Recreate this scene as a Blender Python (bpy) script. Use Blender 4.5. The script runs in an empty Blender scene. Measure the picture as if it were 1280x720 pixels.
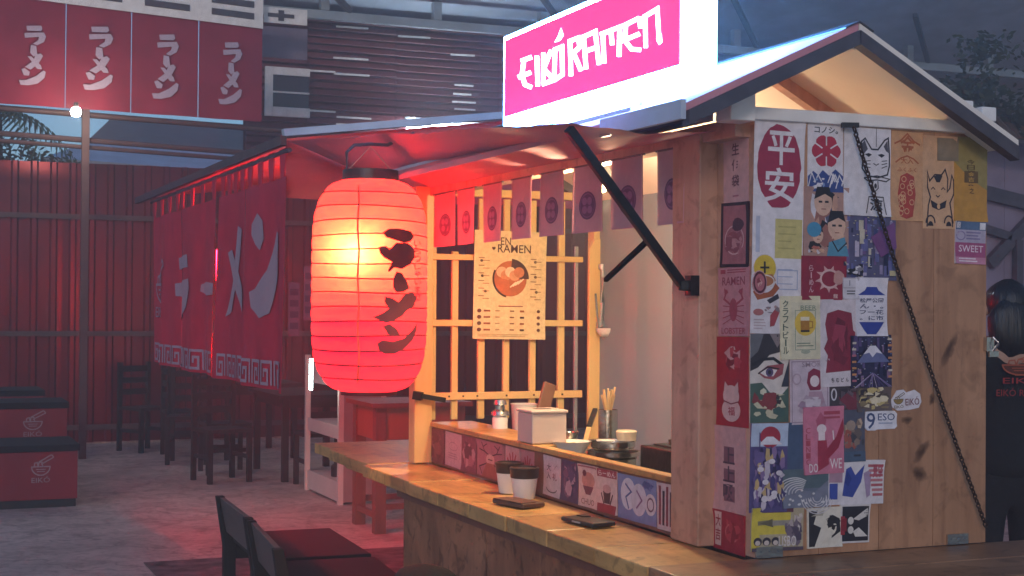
import bpy, bmesh, math, random
from mathutils import Vector, Matrix
from mathutils.geometry import tessellate_polygon
from mathutils import noise as mnoise
S = bpy.context.scene
COL = S.collection
rnd = random.Random(7)
PI = math.pi

# ------------------------------------------------------------------ camera
F = 1832.0
def nrm(v): return Vector(v).normalized()
DU = nrm((-770, F, -15)); DV = nrm((4360, F, -52)); DV = (DV - DU * DV.dot(DU)).normalized(); DZ = DV.cross(DU)
EYE = Vector((0, 0, 1.55))
cam = bpy.data.cameras.new('camera'); cam.sensor_width = 36; cam.lens = 36 * F / 1280
cam.clip_start = 0.05; cam.clip_end = 400
co = bpy.data.objects.new('camera', cam); COL.objects.link(co)
R3 = Matrix((DV, DU, DZ))                       # photo frame (right, ahead, up) -> world
M3 = R3 @ Matrix(((1, 0, 0), (0, 0, -1), (0, 1, 0)))
co.matrix_world = Matrix.Translation(EYE) @ M3.to_4x4()
S.camera = co
def at(px, py, ax, val):
    w = R3 @ Vector((px - 640, F, -(py - 360))); i = 'xyz'.index(ax)
    return EYE + w * ((val - EYE[i]) / w[i])

# ------------------------------------------------------------------ world, sun, exposure
W = bpy.data.worlds.new('World'); S.world = W; W.use_nodes = True
wn = W.node_tree.nodes; wl = W.node_tree.links
bg = wn['Background']; sky = wn.new('ShaderNodeTexSky'); sky.sky_type = 'NISHITA'
SUN_EL, SUN_AZ = math.radians(15), math.radians(214)
sky.sun_disc = False; sky.sun_elevation = SUN_EL; sky.sun_rotation = SUN_AZ
sky.air_density = 1.0; sky.dust_density = 0.3; sky.ozone_density = 5.0
wl.new(sky.outputs[0], bg.inputs[0]); bg.inputs[1].default_value = 0.068
sl = bpy.data.lights.new('sun', 'SUN'); sl.energy = 0.46; sl.angle = math.radians(9); sl.color = (1, .80, .70)
so = bpy.data.objects.new('sun', sl); COL.objects.link(so)
sd = Vector((math.sin(SUN_AZ) * math.cos(SUN_EL), math.cos(SUN_AZ) * math.cos(SUN_EL), math.sin(SUN_EL)))
so.rotation_euler = (-sd).to_track_quat('-Z', 'Y').to_euler()
S.view_settings.view_transform = 'Standard'; S.view_settings.look = 'None'
S.view_settings.gamma = 1; S.view_settings.exposure = 0.95
S.cycles.volume_bounces = 0; S.cycles.max_bounces = 8

# ------------------------------------------------------------------ materials
def lin(h):
    if not isinstance(h, str): return tuple(h)[:3]
    h = h.lstrip('#'); o = []
    for i in (0, 2, 4):
        c = int(h[i:i + 2], 16) / 255
        o.append(c / 12.92 if c <= .04045 else ((c + .055) / 1.055) ** 2.4)
    return tuple(o)
def newmat(name):
    m = bpy.data.materials.new(name); m.use_nodes = True
    return m, m.node_tree.nodes, m.node_tree.links, m.node_tree.nodes['Principled BSDF']
def ramp(n, stops):
    r = n.new('ShaderNodeValToRGB'); e = r.color_ramp.elements
    while len(e) < len(stops): e.new(.5)
    for k, (p, c) in zip(e, stops): k.position = p; k.color = (*lin(c), 1)
    return r
def mat(name, c, rough=.6, metal=0, var=.18, scale=9, bump=.15, bscale=60, stretch=(1, 1, 1)):
    m, n, l, b = newmat(name); c = lin(c)
    tc = n.new('ShaderNodeTexCoord'); mp = n.new('ShaderNodeMapping'); mp.inputs['Scale'].default_value = stretch
    nz = n.new('ShaderNodeTexNoise'); nz.inputs['Scale'].default_value = scale; nz.inputs['Detail'].default_value = 6
    r = ramp(n, [(.25, tuple(x * (1 - var) for x in c)), (.75, tuple(min(1, x * (1 + var)) for x in c))])
    l.new(tc.outputs['Object'], mp.inputs[0]); l.new(mp.outputs[0], nz.inputs['Vector']); l.new(nz.outputs[0], r.inputs[0])
    l.new(r.outputs[0], b.inputs['Base Color']); b.inputs['Roughness'].default_value = rough; b.inputs['Metallic'].default_value = metal
    if bump:
        n2 = n.new('ShaderNodeTexNoise'); n2.inputs['Scale'].default_value = bscale; n2.inputs['Detail'].default_value = 4
        bp = n.new('ShaderNodeBump'); bp.inputs['Strength'].default_value = bump; bp.inputs['Distance'].default_value = .01
        l.new(mp.outputs[0], n2.inputs['Vector']); l.new(n2.outputs[0], bp.inputs['Height']); l.new(bp.outputs[0], b.inputs['Normal'])
    return m
def wood(name, light, dark, axis='z', rough=.5, grain=26, knots=(), spread=.55, stain=0):
    m, n, l, b = newmat(name); light, dark = lin(light), lin(dark)
    tc = n.new('ShaderNodeTexCoord'); mp = n.new('ShaderNodeMapping')
    st = {'x': (.09, 1, 1), 'y': (1, .09, 1), 'z': (1, 1, .09)}[axis]; mp.inputs['Scale'].default_value = st
    geo = n.new('ShaderNodeNewGeometry'); 
    oi = n.new('ShaderNodeObjectInfo'); vm = n.new('ShaderNodeVectorMath'); vm.operation = 'SCALE'
    cb = n.new('ShaderNodeCombineXYZ')
    for i in range(3): l.new(oi.outputs['Random'], cb.inputs[i])
    l.new(cb.outputs[0], vm.inputs[0]); vm.inputs['Scale'].default_value = 13
    ad = n.new('ShaderNodeVectorMath'); ad.operation = 'ADD'
    l.new(geo.outputs['Position'], mp.inputs[0]); l.new(mp.outputs[0], ad.inputs[0]); l.new(vm.outputs[0], ad.inputs[1])
    nz = n.new('ShaderNodeTexNoise'); nz.inputs['Scale'].default_value = grain; nz.inputs['Detail'].default_value = 7; nz.inputs['Roughness'].default_value = .65
    nz.inputs['Distortion'].default_value = .6
    l.new(ad.outputs[0], nz.inputs['Vector'])
    big = n.new('ShaderNodeTexNoise'); big.inputs['Scale'].default_value = grain * .17; big.inputs['Detail'].default_value = 3
    l.new(ad.outputs[0], big.inputs['Vector'])
    mx0 = n.new('ShaderNodeMath'); mx0.operation = 'MULTIPLY_ADD'; mx0.inputs[1].default_value = .45
    l.new(big.outputs[0], mx0.inputs[0]); 
    hf = n.new('ShaderNodeMath'); hf.operation = 'MULTIPLY'; hf.inputs[1].default_value = .55; l.new(nz.outputs[0], hf.inputs[0]); l.new(hf.outputs[0], mx0.inputs[2])
    r = ramp(n, [(.5 - spread * .35, dark), (.5, tuple(.35 * d + .65 * q for d, q in zip(dark, light))), (.5 + spread * .35, light)])
    l.new(mx0.outputs[0], r.inputs[0]); out = r.outputs[0]
    for (p, rx, rz, tilt) in knots:
        sb = n.new('ShaderNodeVectorMath'); sb.operation = 'SUBTRACT'; sb.inputs[1].default_value = p; l.new(geo.outputs['Position'], sb.inputs[0])
        wz = n.new('ShaderNodeTexNoise'); wz.inputs['Scale'].default_value = 45; l.new(geo.outputs['Position'], wz.inputs['Vector'])
        ws = n.new('ShaderNodeVectorMath'); ws.operation = 'SCALE'; ws.inputs['Scale'].default_value = .02
        l.new(wz.outputs['Color'], ws.inputs[0]); aw = n.new('ShaderNodeVectorMath'); aw.operation = 'ADD'; l.new(sb.outputs[0], aw.inputs[0]); l.new(ws.outputs[0], aw.inputs[1])
        rt = n.new('ShaderNodeVectorRotate'); rt.rotation_type = 'Y_AXIS'; rt.inputs['Angle'].default_value = tilt; l.new(aw.outputs[0], rt.inputs['Vector'])
        dv = n.new('ShaderNodeVectorMath'); dv.operation = 'DIVIDE'; dv.inputs[1].default_value = (rx, .5, rz); l.new(rt.outputs[0], dv.inputs[0])
        ln = n.new('ShaderNodeVectorMath'); ln.operation = 'LENGTH'; l.new(dv.outputs[0], ln.inputs[0])
        kr = ramp(n, [(.25, (1, 1, 1)), (.7, (.55, .55, .55)), (1, (0, 0, 0))]); l.new(ln.outputs['Value'], kr.inputs[0])
        mx = n.new('ShaderNodeMix'); mx.data_type = 'RGBA'; mx.inputs[7].default_value = (.10, .042, .02, 1)
        l.new(kr.outputs[0], mx.inputs[0]); l.new(out, mx.inputs[6]); out = mx.outputs[2]
    if stain:
        for sc_, lo, hi, dk in ((3.2, .42, .60, .55), (19, .36, .45, .45), (70, .30, .36, .5)):
            sn = n.new('ShaderNodeTexNoise'); sn.inputs['Scale'].default_value = sc_; sn.inputs['Detail'].default_value = 7; sn.inputs['Distortion'].default_value = .8; l.new(geo.outputs['Position'], sn.inputs['Vector'])
            sr = ramp(n, [(lo, (dk, dk * .92, dk * .86)), (hi, (1, 1, 1))]); l.new(sn.outputs[0], sr.inputs[0])
            mx = n.new('ShaderNodeMix'); mx.data_type = 'RGBA'; mx.blend_type = 'MULTIPLY'; mx.inputs[0].default_value = stain; l.new(out, mx.inputs[6]); l.new(sr.outputs[0], mx.inputs[7]); out = mx.outputs[2]
    l.new(out, b.inputs['Base Color']); b.inputs['Roughness'].default_value = rough
    bp = n.new('ShaderNodeBump'); bp.inputs['Strength'].default_value = .12; bp.inputs['Distance'].default_value = .004
    l.new(nz.outputs[0], bp.inputs['Height']); l.new(bp.outputs[0], b.inputs['Normal'])
    return m
def emit(name, c, s):
    m, n, l, b = newmat(name); b.inputs['Base Color'].default_value = (*lin(c), 1)
    b.inputs['Emission Color'].default_value = (*lin(c), 1); b.inputs['Emission Strength'].default_value = s
    return m
def inkmat(name, rough=.55, fade=.1):
    m, n, l, b = newmat(name); a = n.new('ShaderNodeAttribute'); a.attribute_name = 'Col'
    tc = n.new('ShaderNodeNewGeometry'); nz = n.new('ShaderNodeTexNoise'); nz.inputs['Scale'].default_value = 55; nz.inputs['Detail'].default_value = 8
    l.new(tc.outputs['Position'], nz.inputs['Vector'])
    r = ramp(n, [(.3, (1 - fade * 2,) * 3), (.7, (1,) * 3)]); l.new(nz.outputs[0], r.inputs[0])
    mx = n.new('ShaderNodeMix'); mx.data_type = 'RGBA'; mx.blend_type = 'MULTIPLY'; mx.inputs[0].default_value = 1
    l.new(a.outputs[0], mx.inputs[6]); l.new(r.outputs[0], mx.inputs[7]); l.new(mx.outputs[2], b.inputs['Base Color'])
    b.inputs['Roughness'].default_value = rough
    n2 = n.new('ShaderNodeTexNoise'); n2.inputs['Scale'].default_value = 26; n2.inputs['Detail'].default_value = 3; l.new(tc.outputs['Position'], n2.inputs['Vector'])
    bp = n.new('ShaderNodeBump'); bp.inputs['Strength'].default_value = .35; bp.inputs['Distance'].default_value = .006; l.new(n2.outputs[0], bp.inputs['Height']); l.new(bp.outputs[0], b.inputs['Normal'])
    return m
INK = inkmat('printed_paper')
CLOTHINK = inkmat('printed_cloth', .9, .05)
M = {}
def concrete():
    m, n, l, b = newmat('concrete'); tc = n.new('ShaderNodeNewGeometry'); P_ = tc.outputs['Position']
    def nz(sc, de=6, ro=.6, di=0):
        k = n.new('ShaderNodeTexNoise'); k.inputs['Scale'].default_value = sc; k.inputs['Detail'].default_value = de; k.inputs['Roughness'].default_value = ro; k.inputs['Distortion'].default_value = di; l.new(P_, k.inputs['Vector']); return k.outputs[0]
    r1 = ramp(n, [(.3, (.38, .30, .265)), (.5, (.56, .44, .385)), (.72, (.68, .55, .48))]); l.new(nz(.8, 8, .65, .4), r1.inputs[0])
    r2 = ramp(n, [(.35, (.55, .52, .5)), (.55, (1, 1, 1))]); l.new(nz(4.5, 8, .7, .8), r2.inputs[0])
    r3 = ramp(n, [(.40, (.35, .3, .28)), (.47, (1, 1, 1))]); l.new(nz(17, 5, .6), r3.inputs[0])
    vo = n.new('ShaderNodeTexVoronoi'); vo.feature = 'DISTANCE_TO_EDGE'; vo.inputs['Scale'].default_value = .42
    wv = n.new('ShaderNodeVectorMath'); wv.operation = 'ADD'; l.new(P_, wv.inputs[0]); q = n.new('ShaderNodeTexNoise'); q.inputs['Scale'].default_value = 2.2; q.inputs['Detail'].default_value = 6; l.new(P_, q.inputs['Vector']); l.new(q.outputs['Color'], wv.inputs[1]); l.new(wv.outputs[0], vo.inputs['Vector'])
    r4 = ramp(n, [(0, (.4, .36, .34)), (.006, (1, 1, 1))]); l.new(vo.outputs['Distance'], r4.inputs[0])
    out = r1.outputs[0]
    for r_, f_ in ((r2, .8), (r3, .35), (r4, .7)):
        mx = n.new('ShaderNodeMix'); mx.data_type = 'RGBA'; mx.blend_type = 'MULTIPLY'; mx.inputs[0].default_value = f_; l.new(out, mx.inputs[6]); l.new(r_.outputs[0], mx.inputs[7]); out = mx.outputs[2]
    l.new(out, b.inputs['Base Color']); rr = n.new('ShaderNodeMapRange'); rr.inputs['To Min'].default_value = .5; rr.inputs['To Max'].default_value = .9; l.new(nz(3, 5), rr.inputs['Value']); l.new(rr.outputs[0], b.inputs['Roughness'])
    bp = n.new('ShaderNodeBump'); bp.inputs['Strength'].default_value = .4; bp.inputs['Distance'].default_value = .01; l.new(nz(28, 8), bp.inputs['Height']); l.new(bp.outputs[0], b.inputs['Normal'])
    return m
M['concrete'] = concrete()
M['pine'] = wood('pine_board', (.54, .29, .165), (.33, .16, .085), 'z', .5, 24, knots=[
    ((2.46, 2.98, 1.455), .016, .055, -.5), ((2.375, 2.98, 1.20), .014, .038, -.75), ((2.37, 2.98, 1.145), .026, .02, -.6), ((2.405, 2.98, 1.33), .009, .02, -.3), ((2.33, 2.98, 1.28), .02, .012, .2)], spread=.36, stain=.35)
M['pine_post'] = wood('pine_post', (.66, .38, .28), (.47, .24, .16), 'z', .55, 22, spread=.4, stain=.4)
M['matteblack'] = mat('matte_black_iron', (.012, .012, .014), 1.0, var=.2)
M['matteblack'].node_tree.nodes['Principled BSDF'].inputs['Specular IOR Level'].default_value = .05
M['counter'] = wood('counter_wood', (.70, .42, .15), (.44, .21, .06), 'y', .38, 26, spread=.4, stain=.6)
M['counter_x'] = wood('side_counter_wood', (.46, .24, .12), (.28, .13, .06), 'x', .4, 26, spread=.4, stain=.6)
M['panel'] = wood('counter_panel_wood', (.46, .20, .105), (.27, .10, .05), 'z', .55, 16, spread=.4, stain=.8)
M['yellowwood'] = wood('lattice_wood', (.76, .55, .24), (.60, .40, .14), 'z', .5, 24)
M['yellowwood_x'] = wood('lattice_rail_wood', (.76, .55, .24), (.60, .40, .14), 'x', .5, 24)
M['cream'] = mat('cream_board', (.78, .72, .66), .6, var=.08, scale=4, bump=.05)
M['whitewood'] = mat('white_painted_wood', (.80, .78, .76), .55, var=.12, scale=14)
M['darktrim'] = mat('dark_roof_trim', (.07, .06, .075), .5, var=.3, scale=18)
M['rooftop'] = mat('painted_roof_sheet', (.032, .034, .045), .9, var=.18, scale=6, bump=.2, bscale=12)
M['greywall'] = mat('grey_inner_board', (.17, .245, .32), .6, var=.1, scale=3, bump=.06)
M['tarp'] = mat('red_tarpaulin', (.52, .07, .08), .45, var=.15, scale=5, bump=.3, bscale=9, stretch=(.3, .3, 1.6))
M['flap'] = mat('awning_cloth', (.55, .24, .29), 1.0, var=.12, scale=6, bump=.25, bscale=10, stretch=(1.5, .25, 1))
M['redcloth'] = mat('red_curtain_cloth', (.52, .02, .05), .92, var=.15, scale=7, bump=.2, bscale=250)
M['crimson'] = mat('crimson_banner_cloth', (.27, .018, .045), .92, var=.18, scale=4, bump=.2, bscale=200)
M['fence'] = mat('red_corrugated_steel', (.19, .010, .017), .25, .5, var=.4, scale=3, bump=.06, stretch=(1, 1, .3))
M['rail'] = mat('rusty_rail', (.085, .045, .045), .6, .1, var=.3)
M['slat'] = mat('dark_red_slat', (.20, .055, .065), .55, var=.2, scale=5)
M['steelgrey'] = mat('galvanised_steel', (.42, .44, .47), .42, .5, var=.2, scale=4)
M['roofblue'] = mat('weathered_roof_sheet', (.50, .55, .66), .5, .2, var=.2, scale=3)
M['roofbrown'] = mat('brown_roof_sheet', (.13, .10, .10), .6, var=.25, scale=3)
M['darkwall'] = mat('dark_plaster', (.16, .15, .17), .8, var=.25, scale=1.2)
M['darkwood'] = wood('dark_stained_wood', (.016, .010, .011), (.007, .005, .005), 'x', .85, 16)
M['chairback_lit'] = wood('lit_chair_board', (.11, .08, .075), (.05, .035, .033), 'y', .5, 14)  # paler than the seat wood: light on the backrest put into its colour
M['redwood'] = wood('red_brown_wood', (.24, .09, .06), (.13, .045, .035), 'z', .5, 18)
M['black'] = mat('black_plastic', (.018, .017, .018), .4, var=.2)
M['blackmetal'] = mat('black_iron', (.03, .028, .03), .42, .6, var=.3, scale=40)
M['rust'] = mat('rusty_chain_iron', (.075, .045, .035), .6, .6, var=.5, scale=60)
M['steel'] = mat('stainless_steel', (.55, .53, .50), .25, 1, var=.1)
M['whiteplastic'] = mat('white_plastic', (.72, .69, .66), .4, var=.05, bump=0)
M['tissuewhite'] = mat('pale_box_plastic', (.58, .47, .43), .45, var=.05, bump=0)
M['paper'] = mat('white_cup_paper', (.74, .70, .68), .55, var=.05, bump=.03)
M['brownlid'] = mat('brown_lid_plastic', (.045, .025, .022), .35, var=.1, bump=0)
M['brownleather'] = mat('brown_leather', (.11, .05, .035), .5, var=.25, scale=30)
M['redlam'] = mat('red_laminate', (.22, .012, .022), .5, var=.15, scale=3, bump=.05)
M['rackwhite'] = mat('white_steel_rack', (.62, .55, .50), .45, var=.08, bump=.03)
M['orangewood'] = wood('cabinet_wood', (.36, .13, .07), (.24, .08, .04), 'z', .5, 16)
M['bamboo'] = wood('bamboo', (.62, .42, .22), (.46, .28, .13), 'z', .55, 30)
M['brownboard'] = wood('brown_board', (.22, .10, .06), (.12, .05, .03), 'z', .5, 20)
M['glass'] = mat('clear_jar_glass', (.55, .55, .5), .08, var=.05, bump=0)
M['glass'].node_tree.nodes['Principled BSDF'].inputs['Transmission Weight'].default_value = .7
M['skin'] = mat('skin', (.42, .24, .16), .5, var=.06, bump=.04)
M['blackcloth'] = mat('black_cotton', (.012, .011, .013), .95, var=.25, scale=30, bump=.3, bscale=80)
M['hair'] = mat('black_hair', (.008, .007, .007), .45, var=.4, scale=50, bump=.6, bscale=90, stretch=(1, 1, .1))
M['rugmat'] = mat('leaf_pattern_rug', (.12, .08, .08), .95, var=.9, scale=9, bump=.8, bscale=30)
M['leaf'] = mat('palm_green', (.045, .09, .035), .6, var=.4, scale=6)
M['darkleaf'] = mat('tree_leaf_green', (.03, .05, .03), .7, var=.5, scale=4)
M['bark'] = mat('bark', (.10, .07, .05), .9, var=.3, scale=12, bump=.6)
M['string'] = mat('thin_string', (.55, .45, .35), .8, var=.1, bump=0)
M['purpleboard'] = mat('faded_purple_board', (.24, .19, .25), .7, var=.15, scale=5)

# ------------------------------------------------------------------ mesh helpers
def wloc(o):
    v = Vector((0, 0, 0))
    while o is not None: v += o.location; o = o.parent
    return v
class MB:
    def __init__(s): s.v = []; s.f = []; s.c = []; s.cur = (1, 1, 1); s.mi = []; s.m = 0
    def face(s, ids): s.f.append(tuple(ids)); s.c.append(s.cur); s.mi.append(s.m)
    def pts(s, ps):
        k = len(s.v); s.v += [Vector(p) for p in ps]; return list(range(k, k + len(ps)))
    def box(s, x0, x1, y0, y1, z0, z1):
        x0, x1 = sorted((x0, x1)); y0, y1 = sorted((y0, y1)); z0, z1 = sorted((z0, z1))
        k = s.pts([(x0, y0, z0), (x1, y0, z0), (x1, y1, z0), (x0, y1, z0), (x0, y0, z1), (x1, y0, z1), (x1, y1, z1), (x0, y1, z1)])
        for q in ((0, 3, 2, 1), (4, 5, 6, 7), (0, 1, 5, 4), (1, 2, 6, 5), (2, 3, 7, 6), (3, 0, 4, 7)): s.face([k[i] for i in q])
        return s
    def bar(s, a, b, w, h, up=(0, 0, 1)):
        a, b = Vector(a), Vector(b); d = (b - a).normalized(); u = Vector(up)
        x = d.cross(u)
        if x.length < 1e-4: x = d.cross(Vector((1, 0, 0)))
        x.normalize(); u = x.cross(d).normalized(); x *= w / 2; u *= h / 2
        k = s.pts([a - x - u, a + x - u, a + x + u, a - x + u, b - x - u, b + x - u, b + x + u, b - x + u])
        for q in ((3, 2, 1, 0), (4, 5, 6, 7), (0, 1, 5, 4), (1, 2, 6, 5), (2, 3, 7, 6), (3, 0, 4, 7)): s.face([k[i] for i in q])
        return s
    def tube(s, path, r, n=10, cap=True):
        path = [Vector(p) for p in path]; rs = r if isinstance(r, (list, tuple)) else [r] * len(path); rings = []
        for i, p in enumerate(path):
            d = (path[min(i + 1, len(path) - 1)] - path[max(i - 1, 0)]).normalized()
            x = d.cross(Vector((0, 0, 1)))
            if x.length < 1e-3: x = d.cross(Vector((0, 1, 0)))
            x.normalize(); y = x.cross(d)
            rings.append(s.pts([p + (x * math.cos(2 * PI * j / n) + y * math.sin(2 * PI * j / n)) * rs[i] for j in range(n)]))
        for a, b in zip(rings, rings[1:]):
            for j in range(n): s.face((a[j], a[(j + 1) % n], b[(j + 1) % n], b[j]))
        if cap: s.face(rings[0][::-1]); s.face(rings[-1])
        return s
    def lathe(s, prof, n=24, c=(0, 0, 0)):
        rings = []
        for r, z in prof:
            if r < 1e-5: rings.append(s.pts([(c[0], c[1], c[2] + z)]))
            else: rings.append(s.pts([(c[0] + r * math.cos(2 * PI * j / n), c[1] + r * math.sin(2 * PI * j / n), c[2] + z) for j in range(n)]))
        for a, b in zip(rings, rings[1:]):
            for j in range(n):
                q = []
                for i in (a[j % len(a)], a[(j + 1) % n % len(a)], b[(j + 1) % n % len(b)], b[j % len(b)]):
                    if i not in q: q.append(i)
                if len(q) > 2: s.face(q)
        return s
    def prism(s, poly, d):
        d = Vector(d); n = len(poly); a = s.pts(poly); b = s.pts([Vector(p) + d for p in poly])
        s.face(a[::-1]); s.face(b)
        for i in range(n): s.face((a[i], a[(i + 1) % n], b[(i + 1) % n], b[i]))
        return s
    def blob(s, c, r, seed=0, amp=.2, n=2):
        bm = bmesh.new(); bmesh.ops.create_icosphere(bm, subdivisions=n, radius=1)
        vs = s.pts([Vector(c) + Vector((v.co.x * r[0], v.co.y * r[1], v.co.z * r[2])) * (1 + amp * mnoise.noise(v.co * 2 + Vector((seed, seed * 3, 1)))) for v in bm.verts])
        bm.verts.index_update()
        for f in bm.faces: s.face([vs[v.index] for v in f.verts])
        bm.free(); return s
    def mesh(s, name, mats, off, smooth, col, bevel):
        me = bpy.data.meshes.new(name); me.from_pydata([tuple(v - off) for v in s.v], [], s.f)
        ms = mats if isinstance(mats, (list, tuple)) else [mats]
        for m in ms: me.materials.append(m)
        if len(ms) > 1: me.polygons.foreach_set('material_index', s.mi)
        if col:
            a = me.color_attributes.new('Col', 'FLOAT_COLOR', 'CORNER')
            buf = []
            for p in me.polygons: buf += list((*s.c[p.index], 1)) * p.loop_total
            a.data.foreach_set('color', buf)
        if smooth: me.shade_smooth()
        return me
    def build(s, name, mats, parent=None, smooth=False, col=False, bevel=0, loc=None):
        off = wloc(parent) if parent else Vector(loc or (0, 0, 0))
        me = s.mesh(name, mats, off, smooth, col, bevel)
        o = bpy.data.objects.new(name, me); COL.objects.link(o)
        if parent: o.parent = parent
        else: o.location = off
        if smooth and smooth != 'full':
            me.set_sharp_from_angle(angle=math.radians(40))
        if bevel:
            b = o.modifiers.new('bevel', 'BEVEL'); b.width = bevel; b.segments = 2; b.limit_method = 'ANGLE'; b.harden_normals = False
        return o
def tag(o, label=None, cat=None, group=None, kind=None):
    if label: o['label'] = label
    if cat: o['category'] = cat
    if group: o['group'] = group
    if kind: o['kind'] = kind
    return o
def thing(name, label, cat, loc=(0, 0, 0), rz=0, group=None):
    o = bpy.data.objects.new(name, None); COL.objects.link(o); o.location = loc; o.rotation_euler = (0, 0, rz); o.empty_display_size = .1
    return tag(o, label, cat, group)
def copy_tree(o, parent=None):
    c = o.copy(); COL.objects.link(c); c.parent = parent
    for ch in list(o.children): copy_tree(ch, c)
    return c
def bx(*a): return MB().box(*a)

# ---- text outlines
_tc = {}
def glyph(body):
    if body in _tc: return _tc[body]
    cu = bpy.data.curves.new('t', 'FONT'); cu.body = body; cu.resolution_u = 2; cu.fill_mode = 'BOTH'
    cu.dimensions = '2D'; cu.offset = .018 if ord(body[0]) > 0x2000 else .006
    o = bpy.data.objects.new('t', cu); COL.objects.link(o)
    dg = bpy.context.evaluated_depsgraph_get(); dg.update()
    me = o.evaluated_get(dg).to_mesh()
    vs = [(v.co.x, v.co.y) for v in me.vertices]; fs = [tuple(p.vertices) for p in me.polygons]
    o.evaluated_get(dg).to_mesh_clear(); bpy.data.objects.remove(o); bpy.data.curves.remove(cu)
    if vs:
        x0 = min(v[0] for v in vs); x1 = max(v[0] for v in vs); y0 = min(v[1] for v in vs); y1 = max(v[1] for v in vs)
        vs = [((x - x0) / max(1e-6, x1 - x0), 1 - (y - y0) / max(1e-6, y1 - y0)) for x, y in vs]
    _tc[body] = (vs, fs); return _tc[body]

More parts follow.
